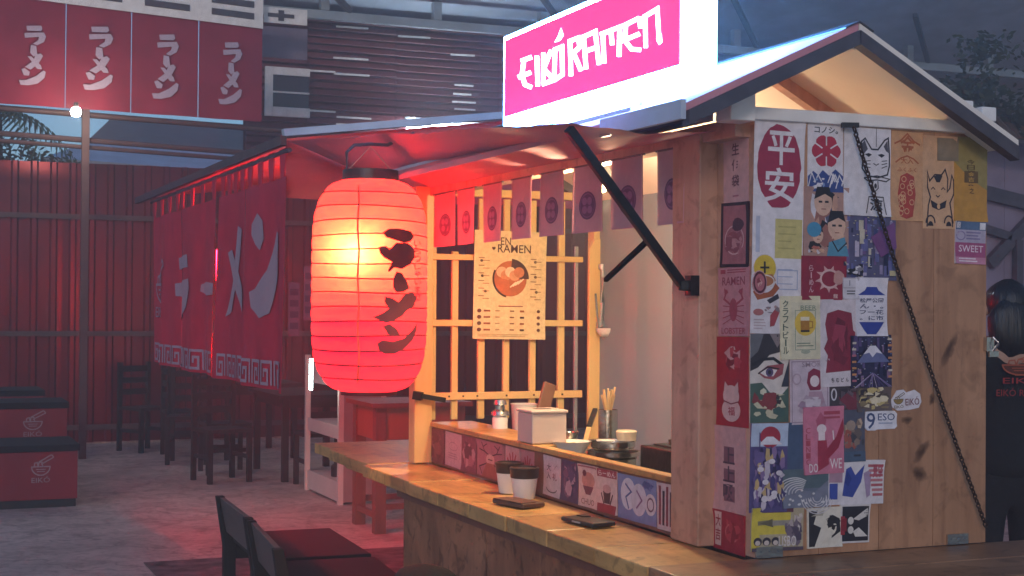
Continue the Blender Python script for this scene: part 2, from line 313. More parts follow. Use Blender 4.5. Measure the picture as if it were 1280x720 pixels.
class Art:
    """Flat print on a surface: fn(s, t, height) -> point; each further shape lies a hair above the one before."""
    def __init__(s, fn, aspect=1.0, base=0.0, step=.00004):
        s.fn = fn; s.k = 0; s.mb = MB(); s.asp = aspect; s.base = base; s.step = step
    def h(s): s.k += 1; return s.base + s.k * s.step
    def poly(s, pts, c):
        h = s.h(); s.mb.cur = lin(c); vs = [Vector((p[0], p[1], 0)) for p in pts]
        ids = s.mb.pts([s.fn(p[0], p[1], h) for p in pts])
        for t in tessellate_polygon([vs]): s.mb.face([ids[i] for i in t])
        return s
    def rect(s, a, b, c, d, col): return s.poly([(a, b), (c, b), (c, d), (a, d)], col)
    def ell(s, cx, cy, rx, ry, c, n=20, a0=0, a1=2 * PI, wob=0, seed=0):
        r = random.Random(seed)
        return s.poly([(cx + rx * math.cos(a) * (1 + wob * (r.random() - .5)), cy + ry * math.sin(a) * (1 + wob * (r.random() - .5))) for a in [a0 + (a1 - a0) * i / n for i in range(n + (a1 - a0 < 6.2))]], c)
    def line(s, pts, w, c, closed=False):
        """w in units of t; s is scaled by the aspect (width / height)."""
        if closed: pts = list(pts) + [pts[0]]
        A = s.asp; L = []; Rr = []
        P = [Vector((p[0] * A, p[1])) for p in pts]
        for i, p in enumerate(P):
            d1 = (P[i] - P[i - 1]).normalized() if i else None
            d2 = (P[i + 1] - P[i]).normalized() if i < len(P) - 1 else None
            if d1 is None: d1 = d2
            if d2 is None: d2 = d1
            nn = Vector((-(d1 + d2).y, (d1 + d2).x))
            nn = nn.normalized() if nn.length > 1e-6 else Vector((-d1.y, d1.x))
            k = max(.45, nn.dot(Vector((-d1.y, d1.x))))
            L.append(p + nn * (w / 2 / k)); Rr.append(p - nn * (w / 2 / k))
        h = s.h(); s.mb.cur = lin(c)
        a = s.mb.pts([s.fn(q.x / A, q.y, h) for q in L]); b = s.mb.pts([s.fn(q.x / A, q.y, h) for q in Rr])
        for i in range(len(a) - 1): s.mb.face((a[i], b[i], b[i + 1], a[i + 1]))
        return s
    def ring(s, cx, cy, rx, ry, w, c, n=20, a0=0, a1=2 * PI):
        return s.line([(cx + rx * math.cos(a0 + (a1 - a0) * i / n), cy + ry * math.sin(a0 + (a1 - a0) * i / n)) for i in range(n + 1)], w, c)
    def text(s, body, a, b, c, d, col, rot=False, thick=0):
        vs, fs = glyph(body); h = s.h(); s.mb.cur = lin(col)
        if rot: vs = [(1 - y, x) for x, y in vs]
        ids = s.mb.pts([s.fn(a + (c - a) * x, b + (d - b) * y, h) for x, y in vs])
        for f in fs: s.mb.face([ids[i] for i in f])
        return s
    def vtext(s, body, a, b, c, d, col, gap=.12):
        n = len(body); st = (d - b) / n
        for i, ch in enumerate(body):
            y0 = b + i * st + st * gap / 2; y1 = b + (i + 1) * st - st * gap / 2
            if ch == 'ー': m = (a + c) / 2; q = (c - a) * .12; s.rect(m - q, y0, m + q, y1, col)
            else: s.text(ch, a, y0, c, y1, col)
        return s
    def lines(s, a, b, c, d, n, col, r, fill=.45):
        st = (d - b) / n
        for i in range(n): s.rect(a, b + i * st, a + (c - a) * (.6 + .4 * r.random()), b + i * st + st * fill, col)
        return s
    def busy(s, a, b, c, d, n, pal, r, size=.16):
        for i in range(n):
            w = (c - a) * size * (.4 + r.random()); hh = (d - b) * size * (.4 + r.random())
            x = a + w + (c - a - 2 * w) * r.random(); y = b + hh + (d - b - 2 * hh) * r.random(); k = r.choice((3, 4, 5, 6)); p0 = r.random() * 6
            s.poly([(x + w * math.cos(p0 + 2 * PI * j / k) * (.5 + .5 * r.random()), y + hh * math.sin(p0 + 2 * PI * j / k) * (.5 + .5 * r.random())) for j in range(k)], r.choice(pal))
        return s
    def logo(s, a, b, c, d, col, textcol=None, fill=None):
        """noodle bowl with chopsticks over the shop's name"""
        X = lambda u: a + (c - a) * u
        Y = lambda v: b + (d - b) * v
        w = (d - b) * .045
        if fill: s.poly([(X(.5 + .42 * math.cos(q)), Y(.42 + .30 * math.sin(q))) for q in [PI * i / 12 for i in range(13)]], fill)
        s.line([(X(.5 + .42 * math.cos(q)), Y(.42 + .32 * math.sin(q))) for q in [PI * i / 14 for i in range(15)]], w, col)
        s.line([(X(.06), Y(.42)), (X(.94), Y(.42))], w, col)
        s.line([(X(.36), Y(.74)), (X(.64), Y(.74))], w, col)
        s.line([(X(.2), Y(.42)), (X(.22), Y(.28)), (X(.34), Y(.26)), (X(.38), Y(.42))], w, col)
        s.line([(X(.38), Y(.42)), (X(.42), Y(.24)), (X(.55), Y(.25)), (X(.58), Y(.42))], w, col)
        s.line([(X(.42), Y(.24)), (X(.98), Y(-.02))], w, col); s.line([(X(.5), Y(.33)), (X(1.08), Y(.08))], w, col)
        s.line([(X(.98), Y(-.02)), (X(1.08), Y(.08))], w, col)
        s.line([(X(.28), Y(.52)), (X(.72), Y(.52))], w * .7, col); s.line([(X(.32), Y(.60)), (X(.68), Y(.60))], w * .7, col)
        s.text('EIKÓ', X(.08), Y(.78), X(.92), Y(1.02), textcol or col)
        return s
def plane_fn(o, sx, sy, nrm_):
    o, sx, sy, nrm_ = Vector(o), Vector(sx), Vector(sy), Vector(nrm_)
    return lambda s, t, h: o + sx * s + sy * t + nrm_ * h

# ================================================================== THE SETTING
g = MB(); N = 40
bx(-24, 34, -10, 42, -.3, 0).build('ground', M['concrete']); tag(bpy.data.objects['ground'], kind='structure')

# ================================================================== RAMEN STALL
ZC = .95
stall = thing('ramen_stall', 'wooden ramen stall with gabled roof, serving counter and sticker covered side wall', 'food stall', (2.1, 4.1, 0))
def part(mb, name, m, par=None, **k): return mb.build(name, m, par or stall, **k)
ys = [2.99, 3.27, 3.56, 3.84, 4.13, 4.40, 4.69, 4.97, 5.25, 5.55, 5.85, 6.15]
for i, (a, b) in enumerate(zip(ys, ys[1:])):
    x0 = 1.60 + rnd.uniform(-.004, .004) + max(0, (a - 4.8)) * .06
    x1 = 1.862 if a < 5.2 else 2.22
    part(bx(x0, x1, a + .0015, b - .0015, .905, ZC + rnd.uniform(-.002, .002)), 'counter_board', M['counter'], bevel=.004)
part(bx(1.60, 2.9, 2.60, 2.795, .905, ZC), 'side_counter_board', M['counter_x'], bevel=.004)
part(bx(1.60, 2.9, 2.797, 2.988, .905, ZC + .001), 'side_counter_board', M['counter_x'], bevel=.004)
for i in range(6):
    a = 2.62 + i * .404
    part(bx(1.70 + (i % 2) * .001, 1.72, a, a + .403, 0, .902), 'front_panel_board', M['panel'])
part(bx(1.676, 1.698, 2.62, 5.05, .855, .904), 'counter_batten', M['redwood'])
part(bx(1.72, 2.5, 5.03, 5.05, 0, .90), 'end_panel', M['panel'])
# posts
part(bx(1.838, 1.912, 3.175, 3.315, ZC + .002, 1.99), 'post', M['pine_post'], bevel=.004)
part(bx(1.79, 1.86, 5.19, 5.26, ZC + .004, 1.99), 'post', M['yellowwood'], bevel=.004)
part(bx(2.53, 2.59, 5.19, 5.25, 0, 1.98), 'post', M['yellowwood'], bevel=.004)
part(bx(1.887, 1.91, 2.985, 3.172, ZC + .002, 1.985), 'corner_board', M['pine_post'])
# side wall of four planks
xs = [1.888, 2.06, 2.235, 2.40, 2.566]
for a, b in zip(xs, xs[1:]):
    part(bx(a + .0008, b - .0008, 2.98, 3.0, ZC + .003, 1.99), 'plank', M['pine'])
for a, b in zip(xs, xs[1:]):
    for zz in (.975, 1.965):
        for xx in (a + .03, b - .03): part(MB().lathe([(0, 0), (.0032, .0), (.0028, .0012), (0, .0016)], 7, (0, 0, 0)), 'nail_head', M['blackmetal']).matrix_local = Matrix.Translation(Vector((xx, 2.9798, zz)) - stall.location) @ Matrix.Rotation(PI / 2, 4, 'X')
part(bx(1.86, 2.575, 2.965, 3.0, 1.992, 2.022), 'wall_beam', M['whitewood'], bevel=.003)
part(bx(1.79, 1.858, 2.95, 3.02, 1.985, 2.055), 'beam_end', M['whitewood'], bevel=.003)
part(bx(2.475, 2.515, 2.97, 3.0, 2.024, 2.075), 'beam_block', M['whitewood'], bevel=.003)
part(bx(2.53, 2.575, 2.955, 3.0, 2.024, 2.06), 'beam_block', M['whitewood'], bevel=.003)
part(bx(1.845, 1.90, 3.02, 5.26, 1.955, 2.0), 'front_beam', M['pine_post'], bevel=.003)
part(bx(1.862, 2.53, 5.195, 5.235, 1.96, 1.99), 'end_beam', M['yellowwood_x'], bevel=.003)
# back wall and work surface
part(bx(2.55, 2.568, 3.002, 5.18, 0, 1.99), 'back_wall', M['greywall'])
part(bx(2.03, 2.548, 3.05, 5.15, .985, 1.012), 'worktop', M['steel'])
# ledge: front board with a rail on top
part(bx(1.862, 1.882, 3.318, 5.19, ZC + .003, 1.09), 'ledge_front', M['redwood'])
ly = [3.318, 3.78, 4.22, 4.62, 5.19]
for a, b in zip(ly, ly[1:]): part(bx(1.852, 1.89 if b < 4.5 else 2.02, a + .001, b - .001, 1.091, 1.108), 'ledge_board', M['counter'], bevel=.003)
# lattice in the far end: bars and rails
def lx(p): return 1.862 + (p - 540) * .00336
for (a, b, t) in [(537, 546, 1.985), (565, 572.5, 1.75), (597, 605, 1.955), (628, 635.5, 1.955), (661, 668.5, 1.955), (697, 705, 1.955)]:
    part(bx(lx(a), lx(b), 5.215, 5.232, 1.112, t), 'lattice_bar', M['yellowwood'], bevel=.002)
for z, h in [(1.728, .022), (1.478, .024), (1.201, .028)]:
    part(bx(lx(538), lx(726), 5.198, 5.214, z - h / 2, z + h / 2), 'lattice_rail', M['yellowwood_x'], bevel=.002)
rv = MB()
for p in (560, 577, 594, 630, 664, 700):
    rv.bar((lx(p), 5.199, 1.201), (lx(p), 5.194, 1.201), .006, .006)
part(rv, 'rail_screw', M['blackmetal'])
part(bx(lx(718), lx(722), 5.215, 5.225, 1.02, 1.78), 'door_edge_strip', M['steelgrey'])
dr = MB(); dr.prism([(lx(731), 5.175, 1.02), (lx(753), 5.175, 1.02), (lx(753), 5.175, 1.81), (lx(738), 5.175, 1.81), (lx(731), 5.175, 1.77)], (0, .02, 0))
part(dr, 'door_stile', M['yellowwood'], bevel=.003)
hd = MB(); hd.tube([(lx(744), 5.15, 1.70), (lx(743), 5.14, 1.66), (lx(742.5), 5.14, 1.56), (lx(742), 5.15, 1.48)], .007); hd.lathe([(0, -.012), (.014, -.01), (.014, .01), (0, .012)], 10, (lx(744), 5.155, 1.70)); hd.lathe([(0, -.012), (.016, -.01), (.016, .01), (0, .012)], 10, (lx(742), 5.155, 1.475))
part(hd, 'door_handle', M['steelgrey'], smooth=True)
lt = MB(); lt.bar((1.80, 5.17, 1.208), (1.90, 5.16, 1.19), .018, .018); lt.bar((1.785, 5.185, 1.21), (1.81, 5.165, 1.205), .03, .03)
part(lt, 'latch', M['blackmetal'])
# roof
def roof_z(x): return 2.222 - abs(x - 2.09) * (.468 if x < 2.09 else .53)
def slope(x0, x1, y0, y1, dz, t):
    m = MB(); m.prism([(x0, y0, roof_z(x0) + dz), (x1, y0, roof_z(x1) + dz), (x1, y0, roof_z(x1) + dz - t), (x0, y0, roof_z(x0) + dz - t)], (0, y1 - y0, 0)); return m
part(slope(1.626, 2.0885, 2.87, 5.27, 0, .018), 'roof_sheet', M['flap'])
part(slope(2.0915, 2.57, 2.87, 5.27, 0, .018), 'roof_sheet', M['cream'])
rc = MB(); rc.prism([(2.05, 2.865, roof_z(2.05) + .004), (2.09, 2.865, 2.226), (2.13, 2.865, roof_z(2.13) + .004), (2.13, 2.865, roof_z(2.13) + .001), (2.09, 2.865, 2.223), (2.05, 2.865, roof_z(2.05) + .001)], (0, 2.41, 0))
part(rc, 'ridge_cap', M['darktrim'])
for (y0, y1, mt) in [(2.862, 2.895, 'darktrim'), (3.30, 3.335, 'pine_post'), (4.2, 4.235, 'pine_post'), (5.2, 5.235, 'darktrim')]:
    part(slope(1.63 if y0 < 3 else 1.79, 2.0885, y0, y1, -.0185, .034), 'rafter', M[mt]); part(slope(2.0915, 2.566, y0, y1, -.0185, .034), 'rafter', M[mt])
part(bx(1.612, 1.6255, 2.87, 3.28, 1.968, 2.012), 'fascia', M['roofblue'])
part(bx(1.70, 1.7145, 3.283, 5.27, 2.022, 2.05), 'fascia', M['roofblue'])
part(bx(1.74, 1.79, 3.03, 3.6, 1.99, 2.02), 'eave_batten', M['purpleboard'])
part(bx(2.07, 2.11, 2.9, 5.2, 2.165, 2.199), 'ridge_beam', M['cream'])
# cloth awning stretched from the stall opening to the shelter corner
aw = thing('cloth_awning', 'reddish cloth awning stretched over the counter towards the red shelter', 'awning', (1.65, 4.8, 2.05))
FL = MB(); n1, n2 = 48, 12; ids = []
def lerp(a, b, t): return Vector(a) * (1 - t) + Vector(b) * t
for i in range(n1 + 1):
    u = i / n1; o_ = lerp((1.45, 3.10, 1.975), (1.70, 6.81, 2.318), u)
    in_ = lerp((1.843, 3.10, 1.978), (1.843, 5.22, 1.985), u / .58) if u < .58 else lerp((1.843, 5.22, 1.985), (2.5, 6.80, 2.06), (u - .58) / .42)
    for j in range(n2 + 1):
        v = j / n2; p_ = lerp(o_, in_, v); p_.z -=   .014 * math.sin(v * PI) + .004 * math.sin(v * 16 + u * 3) * math.sin(v * PI) + .004 * math.sin(u * 22 + v * 3) * (1 - v) * math.sin(u * PI)
        ids.append(FL.pts([p_])[0])
for i in range(n1):
    for j in range(n2):
        a = i * (n2 + 1) + j; FL.face((ids[a], ids[a + 1], ids[a + n2 + 2], ids[a + n2 + 1]))
fo = FL.build('cloth', M['flap'], aw, smooth='full')
sc_ = thing('awning_strut', 'black iron strut bracing the cloth awning from the front post', 'strut', (1.815, 3.18, 1.60))
st = MB(); st.bar((1.80, 3.19, 1.60), (1.452, 3.12, 1.965), .022, .022, (0, 1, 0)); st.lathe([(0, -.014), (.018, -.012), (.018, .012), (0, .014)], 12, (1.805, 3.185, 1.60)); 
st.build('bar', M['blackmetal'], sc_, bevel=.003)
MB().bar((1.696, 3.172, 1.712), at(757, 350, 'y', 3.55), .011, .011).build('cross_brace', M['matteblack'], sc_)
bx(1.812, 1.836, 3.17, 3.20, 1.575, 1.625).build('bracket', M['blackmetal'], sc_)
hs = MB(); hs.box(2.556, 2.58, 2.966, 2.979, 1.44, 1.475); hs.box(2.57, 2.60, 2.972, 2.978, 1.425, 1.44); hs.tube([(2.575, 2.965, 1.475), (2.58, 2.95, 1.46), (2.575, 2.965, 1.44)], .003, 6)
part(hs, 'hasp', M['steel'])
for px_ in ((945, 978, 692), (1184, 1210, 676)):
    a = at(px_[0], px_[2], 'y', 2.975); b = at(px_[1], px_[2], 'y', 2.975)
    h = MB(); h.box(a.x, b.x, 2.973, 2.979, ZC + .004, ZC + .03)
    for k in (.18, .5, .82): h.lathe([(0, 0), (.003, .001), (0, .002)], 6, (a.x + (b.x - a.x) * k, 2.9722, ZC + .017))
    part(h, 'hinge_plate', M['steel'])

# ================================================================== CHAIN on the side wall
c = thing('chain', 'rusty iron chain hanging slantwise across the sticker covered plank wall', 'chain', (2.13, 2.95, 1.99))
A, B = Vector((2.131, 2.945, 1.985)), Vector((2.537, 2.945, 1.0)); L = (B - A).length; nL = 84; d = (B - A).normalized()
ch = MB()
for i in range(nL):
    p = A + d * (L * (i + .5) / nL); sag = Vector((-.012, 0, -.0)) * math.sin(PI * i / nL); p = p + sag
    side = d.cross(Vector((0, 1, 0))).normalized() if i % 2 else Vector((0, 1, 0))
    l_, w_ = L / nL * .72, .0048
    ch.tube([p + d * l_ * math.cos(t) + side * w_ * math.sin(t) for t in [2 * PI * k / 10 for k in range(11)]], .0022, 5, False)
ch.build('links', M['rust'], c, smooth='full')
MB().bar((2.105, 2.958, 1.99), (2.145, 2.945, 1.99), .012, .012).build('hook', M['blackmetal'], c)

# ================================================================== LIT SIGN
sg = thing('sign', 'glowing pink and white light box with ramen lettering on the stall roof', 'sign', (1.74, 3.56, 2.09))
bx(1.701, 1.778, 2.995, 4.125, 2.094, 2.365).build('light_box', emit('lit_white_acrylic', (.13, .44, 1.0), 42), sg)
m_pink = emit('lit_pink_acrylic', (1.0, .035, .165), .95); m_let = emit('lit_white_letters', (1, .93, .98), 4.5)
bx(1.699, 1.7008, 3.03, 4.112, 2.119, 2.352).build('face', m_pink, sg)
fe = MB()
for a in ((3.030, 4.112, 2.119, 2.122), (3.030, 4.112, 2.349, 2.352), (3.03, 3.033, 2.122, 2.349), (4.109, 4.112, 2.122, 2.349)): fe.box(1.6982, 1.6992, *a)
fe.build('face_edge', mat('sign_edge_line', (.25, .12, .25), .5), sg)
def sfn(s, t, h):
    p = at(600 + s / 4.267, t / 4.267, 'x', 1.6985); return Vector((1.6985 - h, p.y, p.z))
strokes = [[(218, 326), (276, 304)], [(234, 318), (224, 400), (240, 452), (276, 466)], [(203, 412), (272, 386)], [(303, 298), (308, 460)], [(338, 282), (338, 445)], [(380, 268), (340, 365), (392, 425)],
 [(400, 262), (396, 412)], [(330, 450), (400, 425), (440, 398), (437, 250), (392, 268)],
 [(480, 212), (485, 405)], [(472, 222), (525, 202), (532, 250), (490, 292)], [(500, 285), (540, 378)],
 [(552, 195), (566, 368)], [(545, 200), (615, 168), (634, 345)], [(560, 275), (622, 252)],
 [(655, 170), (662, 338)], [(640, 185), (760, 138)], [(698, 165), (706, 240)], [(745, 140), (742, 302)],
 [(778, 125), (772, 215), (808, 262), (858, 266)], [(765, 138), (850, 95)], [(735, 228), (852, 180)], [(852, 90), (856, 150)],
 [(880, 78), (884, 255)], [(872, 92), (945, 48), (956, 222)]]
# each letter: its strokes (by index) plus filled extras
for name_, idx, extra in [('letter', (0, 1, 2), []), ('letter', (3,), []), ('letter', (4, 5), []), ('letter', (6, 7), [[(432, 148), (446, 188), (428, 216), (398, 226), (418, 190)]]), ('letter', (8, 9, 10), []), ('letter', (11, 12, 13), []),
                          ('letter', (14, 15, 16, 17), []), ('letter', (18, 19, 20, 21), []), ('letter', (22, 23), [[(940, 205), (968, 180), (972, 225), (955, 240)]])]:
    ar = Art(sfn, 1, .0, .00012)
    for i in idx: ar.line(strokes[i], 22, (1, 1, 1))
    for e in extra: ar.poly(e, (1, 1, 1))
    ar.mb.build(name_, m_let, sg)
MB().tube([(1.775, 4.10, 2.12), (1.80, 4.14, 2.11), (1.83, 4.3, 2.125), (1.80, 4.6, 2.10), (1.84, 4.9, 2.12), (1.9, 5.26, 2.16)], .004, 6).build('power_cable', M['black'], sg, smooth=True)
for yb_ in (3.3, 3.85): MB().bar((1.74, yb_, 2.04), (1.74, yb_, 2.093), .02, .006).build('bracket', M['steelgrey'], sg)

# ================================================================== PAPER LANTERN
LC = Vector((1.536, 4.95, 1.612)); LR, LH = .201, .371
lan = thing('paper_lantern', 'glowing red paper lantern with black brush lettering hanging before the counter', 'lantern', LC)
def lrad(z):            # radius at height z from the centre
    t = min(1, abs(z) / LH)
    return .095 + (LR - .095) * (max(0, 1 - t ** 5)) ** .62 if t < 1 else .095
m, n, l, b = newmat('lantern_paper')
out = n['Material Output']; tr = n.new('ShaderNodeBsdfTranslucent'); tr.inputs[0].default_value = (.95, .022, .008, 1)
df = n.new('ShaderNodeBsdfDiffuse'); df.inputs[0].default_value = (.6, .03, .03, 1)
em = n.new('ShaderNodeEmission'); em.inputs[0].default_value = (1, .02, .085, 1); em.inputs[1].default_value = .45
tcl = n.new('ShaderNodeTexCoord'); mpl = n.new('ShaderNodeMapping'); mpl.inputs['Scale'].default_value = (1, 1, 2.2); l.new(tcl.outputs['Object'], mpl.inputs[0])
nl = n.new('ShaderNodeTexNoise'); nl.inputs['Scale'].default_value = 28; nl.inputs['Detail'].default_value = 8; nl.inputs['Roughness'].default_value = .75; l.new(mpl.outputs[0], nl.inputs['Vector'])
rl = ramp(n, [(.3, (.60, .012, .005)), (.7, (.98, .03, .011))]); l.new(nl.outputs[0], rl.inputs[0]); l.new(rl.outputs[0], tr.inputs[0])
bl_ = n.new('ShaderNodeBump'); bl_.inputs['Strength'].default_value = .5; bl_.inputs['Distance'].default_value = .004; l.new(nl.outputs[0], bl_.inputs['Height']); l.new(bl_.outputs[0], tr.inputs['Normal']); l.new(bl_.outputs[0], df.inputs['Normal'])
mx = n.new('ShaderNodeMixShader'); mx.inputs[0].default_value = .3; ad = n.new('ShaderNodeAddShader')
l.new(tr.outputs[0], mx.inputs[1]); l.new(df.outputs[0], mx.inputs[2]); l.new(mx.outputs[0], ad.inputs[0]); l.new(em.outputs[0], ad.inputs[1]); l.new(ad.outputs[0], out.inputs[0])
nr = 15
prof = []
zs = [-LH + 2 * LH * i / nr for i in range(nr + 1)]
for i in range(nr):
    for k in range(4):
        f_ = k / 4; z = zs[i] + (zs[i + 1] - zs[i]) * f_
        prof.append((lrad(z) + .003 * math.sin(PI * f_), z))
prof.append((lrad(LH), LH))
MB().lathe(prof, 64, LC).build('paper', m, lan, smooth='full')
ribm = mat('lantern_wire', (.05, .005, .006), .6, bump=0)
for i in range(1, nr):
    r_ = lrad(zs[i]) + .0012
    MB().tube([LC + Vector((r_ * math.cos(a), r_ * math.sin(a), zs[i] + .003 * math.sin(a * 2 + i))) for a in [2 * PI * k / 48 for k in range(49)]], .0023, 6, False).build('rib', ribm, lan, smooth='full')
MB().lathe([(.098, -.004), (.098, .035), (.085, .035), (.085, .01), (0, .01)], 32, LC + Vector((0, 0, LH))).build('top_ring_light_stop', M['black'], lan, smooth=True)  # disc closing the ring is added to keep bulb light off the awning
MB().lathe([(.098, .004), (.098, -.012), (.085, -.012), (.085, .004)], 32, LC - Vector((0, 0, LH))).build('bottom_ring', ribm, lan, smooth=True)
bp_ = LC + Vector((-.075, -.12, .10))
MB().lathe([(0, -.03), (.022, -.02), (.028, 0), (.02, .025), (.012, .045), (.012, .06), (0, .06)], 16, bp_).build('bulb', emit('lantern_bulb_glass', (1, .70, .42), 720), lan, smooth='full')
def lfn(px, py, h):     # brush lettering lies on the lantern's own surface
    w = R3 @ Vector((px - 640, F, -(py - 360))); w.normalize(); t = 4.0
    for _ in range(40):
        p = EYE + w * t; q = p - LC; t += (math.hypot(q.x, q.y) - lrad(q.z)) * .55
    p = EYE + w * t; q = p - LC; r_ = lrad(q.z) + .0045 + h; k = r_ / math.hypot(q.x, q.y)
    return LC + Vector((q.x * k, q.y * k, q.z))
def P2(ps): return [(370 + x / 2.25, 180 + y / 2.25) for x, y in ps]
G = [[(246, 250), (262, 240), (290, 240), (318, 246), (326, 260), (318, 272), (300, 276), (275, 268), (256, 262)],
     [(236, 292), (256, 290), (262, 300), (280, 282), (310, 282), (326, 298), (328, 318), (316, 336), (295, 348), (276, 344), (262, 356), (258, 352), (270, 330), (250, 320), (238, 308)],
     [(282, 362), (296, 366), (308, 386), (314, 404), (300, 414), (280, 414), (272, 400), (274, 378)],
     [(252, 432), (270, 436), (286, 446), (305, 424), (322, 420), (332, 436), (326, 456), (306, 468), (296, 480), (276, 492), (256, 498), (220, 484), (246, 474), (262, 462), (250, 446)],
     [(246, 514), (262, 508), (280, 520), (288, 534), (276, 540), (258, 534)],
     [(232, 560), (246, 552), (272, 556), (300, 548), (322, 526), (334, 506), (332, 528), (322, 552), (300, 574), (276, 586), (250, 586), (236, 576)]]
lm = mat('lantern_brush_ink', (.16, .015, .03), .7, bump=0)
def fine(polys, step):      # flat outlines -> small facets that can follow a curved surface
    bm = bmesh.new()
    for ps in polys:
        vs = [bm.verts.new((p[0], p[1], 0)) for p in ps]
        for t_ in tessellate_polygon([[v.co for v in vs]]):
            try: bm.faces.new([vs[i] for i in t_])
            except ValueError: pass
    for ax in (0, 1):
        lo = min(v.co[ax] for v in bm.verts); hi = max(v.co[ax] for v in bm.verts); no = (1, 0, 0) if ax == 0 else (0, 1, 0); k = lo + step
        while k < hi:
            bmesh.ops.bisect_plane(bm, geom=bm.verts[:] + bm.edges[:] + bm.faces[:], plane_co=(k, k, 0), plane_no=no, dist=1e-5); k += step
    bm.verts.index_update(); vs = [(v.co.x, v.co.y) for v in bm.verts]; fs = [[v.index for v in f.verts] for f in bm.faces]; bm.free(); return vs, fs
for g_ in G:
    ps = P2(g_); cx = sum(p[0] for p in ps) / len(ps); cy = sum(p[1] for p in ps) / len(ps)
    vs, fs = fine([[(cx + (p[0] - cx) * 1.08, cy + (p[1] - cy) * 1.12) for p in ps]], 4)
    mb = MB(); mb.pts([lfn(x, y, .0004) for x, y in vs])
    for f in fs: mb.face(f)
    mb.build('brush_stroke', lm, lan)
ar = Art(lfn, 1, .0, .0002)
for i, chh in enumerate('いらっしゃいませ'):
    y = 300 + i * 9.6; ar.text(chh, 516.5, y, 524.5, y + 8.5, (.1, .01, .02))
ar.mb.build('small_lettering', lm, lan)
sm_ = MB(); ks = []
for k in range(60):
    py = 232 + k * (478 - 232) / 59; ks.append(sm_.pts([lfn(447 + .8 * math.sin(k * .4), py, -.0012), lfn(449.4 + .8 * math.sin(k * .4), py, -.0012)]))
for a, b_ in zip(ks, ks[1:]): sm_.face((a[0], b_[0], b_[1], a[1]))
sm_.build('paper_seam', mat('lantern_seam', (.9, .10, .07), .7, bump=0), lan)
wr = MB(); T = LC + Vector((0, 0, LH + .03)); hk = T + Vector((.0, 0, .09))
wr.tube([T + Vector((-.085, 0, 0)), hk, T + Vector((.085, 0, 0))], .0015, 5)
wr.build('hanging_wire', M['string'], lan)
hr = thing('hanger_rod', 'bent dark rod reaching out from the eave to carry the red lantern', 'rod', hk)
MB().tube([T + Vector((-.09, -.01, -.02)), hk + Vector((-.09, -.01, -.025)), hk + Vector((-.06, 0, .002)), hk + Vector((0, 0, .008)), Vector((1.60, 4.955, 2.112)), Vector((1.70, 4.96, 2.16))], .006, 8).build('rod', M['darktrim'], hr, smooth=True)

